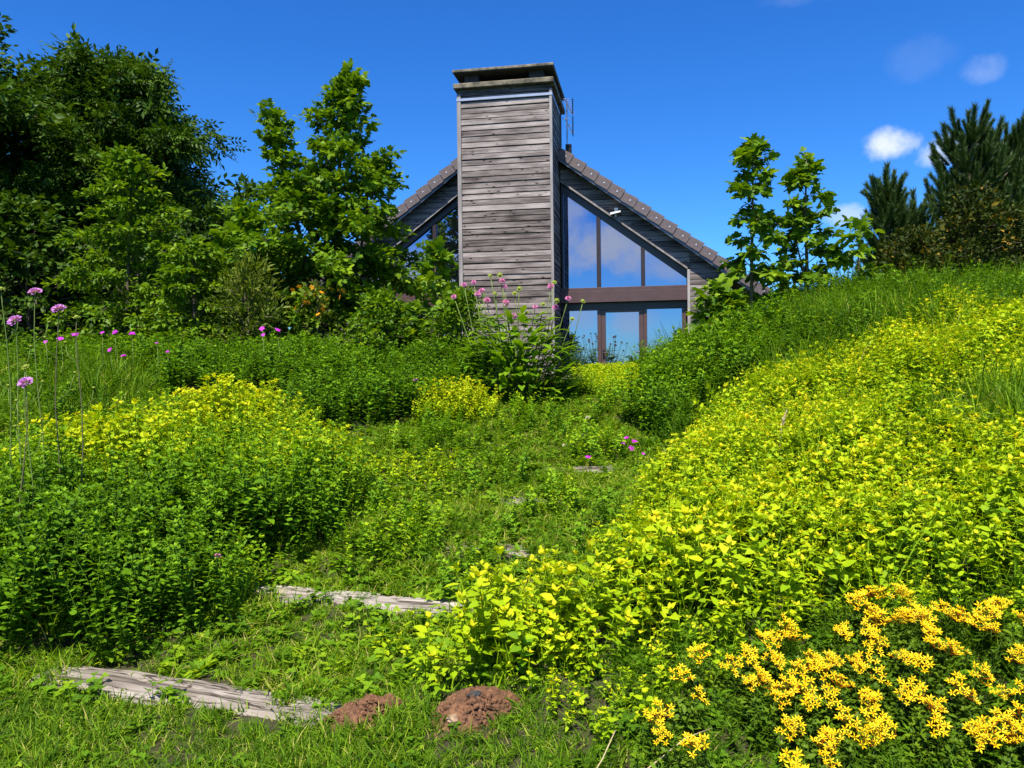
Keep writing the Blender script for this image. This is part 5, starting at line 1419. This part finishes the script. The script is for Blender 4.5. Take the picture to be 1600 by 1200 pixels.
# magenta cranesbill flowers, clover heads
def five_petal(r):
    k = Kit(); a0 = random.uniform(0, 6)
    for j in range(5):
        az = a0 + j * 1.2566; e = random.uniform(.1, .5)
        put_leaf(k, (0, 0, 0), (math.cos(az) * math.cos(e), math.sin(az) * math.cos(e), math.sin(e)), r, 2.4, .5 + random.uniform(-.2, .2), 1)
    return k.done()
gk = [kit_mesh(five_petal(.036), 'flower_head', MAGENTA) for _ in range(3)]
def small_flower(name, x_, y_, h, mesh_list, lab, cat, grp, s_=1.0, tilt=.9):
    root = empty(name, (x_, y_, tz(x_, y_) - .01)); tag(root, lab, cat, grp)
    top = Vector((random.uniform(-.03, .03), -.02, h))
    tubek([(0, 0, 0), tuple(top * .5 + Vector((.015, 0, 0))), tuple(top)], [.003, .0026, .002], 'stem', STEMG, root)
    o = bpy.data.objects.new('flower_head', random.choice(mesh_list)); o.parent = root; col_link(o)
    o.location = top; o.rotation_euler = (random.uniform(.4, 1.1) * tilt, random.uniform(-.3, .3), random.uniform(-.5, .5)); o.scale = [s_] * 3
GL_ = [(-4.92, 9.05, .60, 1.3, 'magenta cranesbill, larger of the brightest pair left of the row'), (-5.02, 9.0, .57, 1.15, 'magenta cranesbill, smaller of the brightest pair left of the row'),
       (-5.25, 9.1, .52, .75, 'small dim magenta cranesbill left of the brightest pair'), (-4.62, 9.05, .62, .8, 'small magenta cranesbill just right of the brightest pair'),
       (-4.47, 9.05, .62, 1.0, 'flat magenta cranesbill in the middle of the row'), (-4.28, 9.05, .60, 1.1, 'bright magenta cranesbill at the right end of the row'),
       (-4.32, 8.7, .50, .95, 'deep violet cranesbill below the middle of the row'), (-4.16, 8.7, .44, .95, 'violet cranesbill lowest of all below the row'),
       (-3.95, 8.95, .52, .7, 'faint pink cranesbill right of the row'), (-3.76, 8.8, .46, .65, 'faint reddish cranesbill furthest right below the hornbeam'),
       (-2.80, 9.1, .66, 1.0, 'upper magenta cranesbill of the close pair before the maple'), (-2.81, 9.05, .60, .75, 'lower magenta cranesbill of the close pair before the maple'), (-2.62, 9.1, .65, 1.15, 'single larger magenta cranesbill right of the close pair before the maple')]
for x_, y_, h, s_, lab in GL_:
    small_flower('cranesbill', x_, y_, h, gk, lab, 'flower', 'magenta cranesbill flowers on the left', s_)
GR_ = [((.98, 7.05), .16, 'left one of four magenta flowers by the right side of the path'), ((1.06, 7.03), .17, 'right one of four magenta flowers by the right side of the path'), ((1.01, 7.12), .19, 'topmost of four magenta flowers by the right side of the path'),
       ((1.04, 6.98), .13, 'lowest of four magenta flowers by the right side of the path'), ((.66, 6.75), .13, 'single magenta flower close to the topmost timber step'), ((1.06, 6.62), .14, 'dim pink flower at the edge of the golden bed')]
for i, ((x_, y_), h, lab) in enumerate(GR_):
    small_flower('cranesbill', x_, y_, h, gk, lab, 'flower', 'magenta flowers beside the path', (.8, .85, .75, .8, .8, .6)[i])
pk2 = [kit_mesh(pincushion(.02, .5, 26), 'flower_head', PINK)]
small_flower('scabious_flower', -1.64, 4.50, .26, pk2, 'tiny pink flower in the shade under the left herb bed', 'flower', None)
small_flower('scabious_flower', -.93, 8.0, .42, pk2, 'tiny pale pink flower above the left edge of the golden shrub', 'flower', None, 1.2)
ck = [kit_mesh(pincushion(.026, 1.0, 34), 'flower_head', WHITE) for _ in range(2)]
for (x_, y_), lab in (((.76, 7.85), 'cream clover head highest up the path'), ((.66, 7.32), 'cream clover head in the middle of the path'), ((.43, 7.05), 'brownish clover head just left of the topmost step')):
    small_flower('clover_flower', x_, y_, .13, ck, lab, 'flower', 'clover heads on the path', 1.0, .3)
# orange blossom in the shade of the maple
make_tree('azalea_shrub', 'low shrub with orange blossom in the shade under the maple', 'shrub', -2.75, 11.35,
    [dict(H=1.12, r0=.02, nl=18, radius=prof((.0, .42), (.6, .42), (1, .2)), t0=.05, el=(.2, 1.2), step=.2, cl=.16, nleaf=7, flat=.7)], L_OLIVE, SIMPLE, .07, .6, .2)
az_ = [o for o in scene.collection.objects if o.name.startswith('azalea_shrub')][0]
ok_ = [kit_mesh(five_petal(.042), 'blossom', ORANGE) for _ in range(3)]
for i in range(20):
    a = random.uniform(0, 6.28); rr = random.uniform(.15, .5); side = random.choice((-.12, .18))
    o = bpy.data.objects.new('blossom', random.choice(ok_)); o.parent = az_; col_link(o)
    o.location = (side + rr * math.cos(a), -abs(rr * math.sin(a)) * .6 - .1, random.uniform(.78, 1.18)); o.rotation_euler = (random.uniform(.2, 1.4), random.uniform(-.5, .5), random.uniform(0, 6))
# bleached seed head in the golden bed, dry stalks near the yellow flowers
root = empty('dry_seed_head', (1.78, 5.35, tz(1.78, 5.35))); tag(root, 'bleached dry grass seed head standing in the golden bed', 'dry stalk')
STRAW = plain('straw', (0.42, 0.33, 0.18), .8, 0, .2, 30)
tubek([(0, 0, 0), (.0, 0, .18), (.02, 0, .34)], [.003, .003, .002], 'stem', STRAW, root)
k = Kit()
for i in range(14): put_leaf(k, (.012 + .002 * i, 0, .26 + .008 * i), (random.uniform(-.5, .7), random.uniform(-.4, .4), 1), .045, .7, .5, 1, 0, FOUR, FOUR_T)
link_mesh('ear', kit_mesh(k.done(), 'ear', leaf_mat('straw_ear', [(0, (.55, .42, .25)), (1, (.7, .6, .42))], .2, .8, False, .1)), None, root)
for i, (pts, lab) in enumerate([([(.30, 2.60, .02), (.42, 2.58, .06), (.56, 2.64, .11), (.66, 2.69, .10)], 'long pale dry grass stalk bent over beside the lowest stonecrop'), ([(.20, 2.55, .01), (.28, 2.6, .09), (.33, 2.66, .14)], 'short pale dry stalk leaning left of the lowest stonecrop'), ([(.62, 2.45, .0), (.66, 2.5, .05), (.74, 2.56, .075)], 'reddish dry stalk lying below the lowest stonecrop')]):
    x0_, y0_, _ = pts[0]
    o = tubek([(x - x0_, y - y0_, z_ + tz(x, y) - tz(x0_, y0_)) for x, y, z_ in pts], [.0016, .0024, .002, .0012][:len(pts)], 'dry_stalk', STRAW if i < 2 else STEMB, None)
    o.location = (x0_, y0_, tz(x0_, y0_)); tag(o, lab, 'dry stalk')

# conifers down the valley behind, seen only as reflections in the glass door; hedge closing the view on the left
def mass(name, label, cat, pts, mat, leaf, n_each, cone):
    P_, S_ = [], []
    for (x_, y_, zb, H, rad) in pts:
        f = rng.random(n_each) ** .8; a = rng.uniform(0, 6.28, n_each)
        rr = rad * ((1 - f) if cone else np.sqrt(np.clip(1 - (2 * f - 1) ** 2, 0, 1))) * np.sqrt(rng.random(n_each)) ** .6
        P_.append(np.stack([x_ + rr * np.cos(a), y_ + rr * np.sin(a), zb + H * f], 1)); S_.append(np.full(n_each, leaf))
    P_, S_ = np.concatenate(P_), np.concatenate(S_)
    N_ = len(P_); d = rng.normal(0, 1, (N_, 3))
    k = stamp(SIMPLE, P_, leaf_frames(d / np.linalg.norm(d, axis=1)[:, None], .7), S_ * rng.lognormal(0, .25, N_), rng.integers(0, 2, N_), .5 + rng.normal(0, .12, N_))
    o = link_mesh(name, kit_mesh(k, name, mat), None, None); tag(o, label, cat, kind='stuff')
pts = []
for i in range(60):
    a = random.uniform(-1, 1); x_, y_ = -14 + a * 50, -62 - random.uniform(0, 25)
    z0_ = tz(x_, y_); pts.append((x_, y_, z0_ - .3, max(4, 1.45 - z0_ + random.uniform(-1.6, 1.4)), random.uniform(1.3, 2.2)))
mass('treeline', 'dark conifers down the valley, mirrored low in the glass door', 'treeline', pts, L_DARK, .9, 380, True)
pts = [(-22 + 2.0 * i + random.uniform(-.5, .5), 25 + random.uniform(-1, 1.5), 1.2, 2 * random.uniform(1.9, 2.4), random.uniform(1.6, 2.1)) for i in range(9)]
mass('hedge', 'dark hedge far behind the left trees', 'hedge', pts, L_DARK, .26, 2600, False)
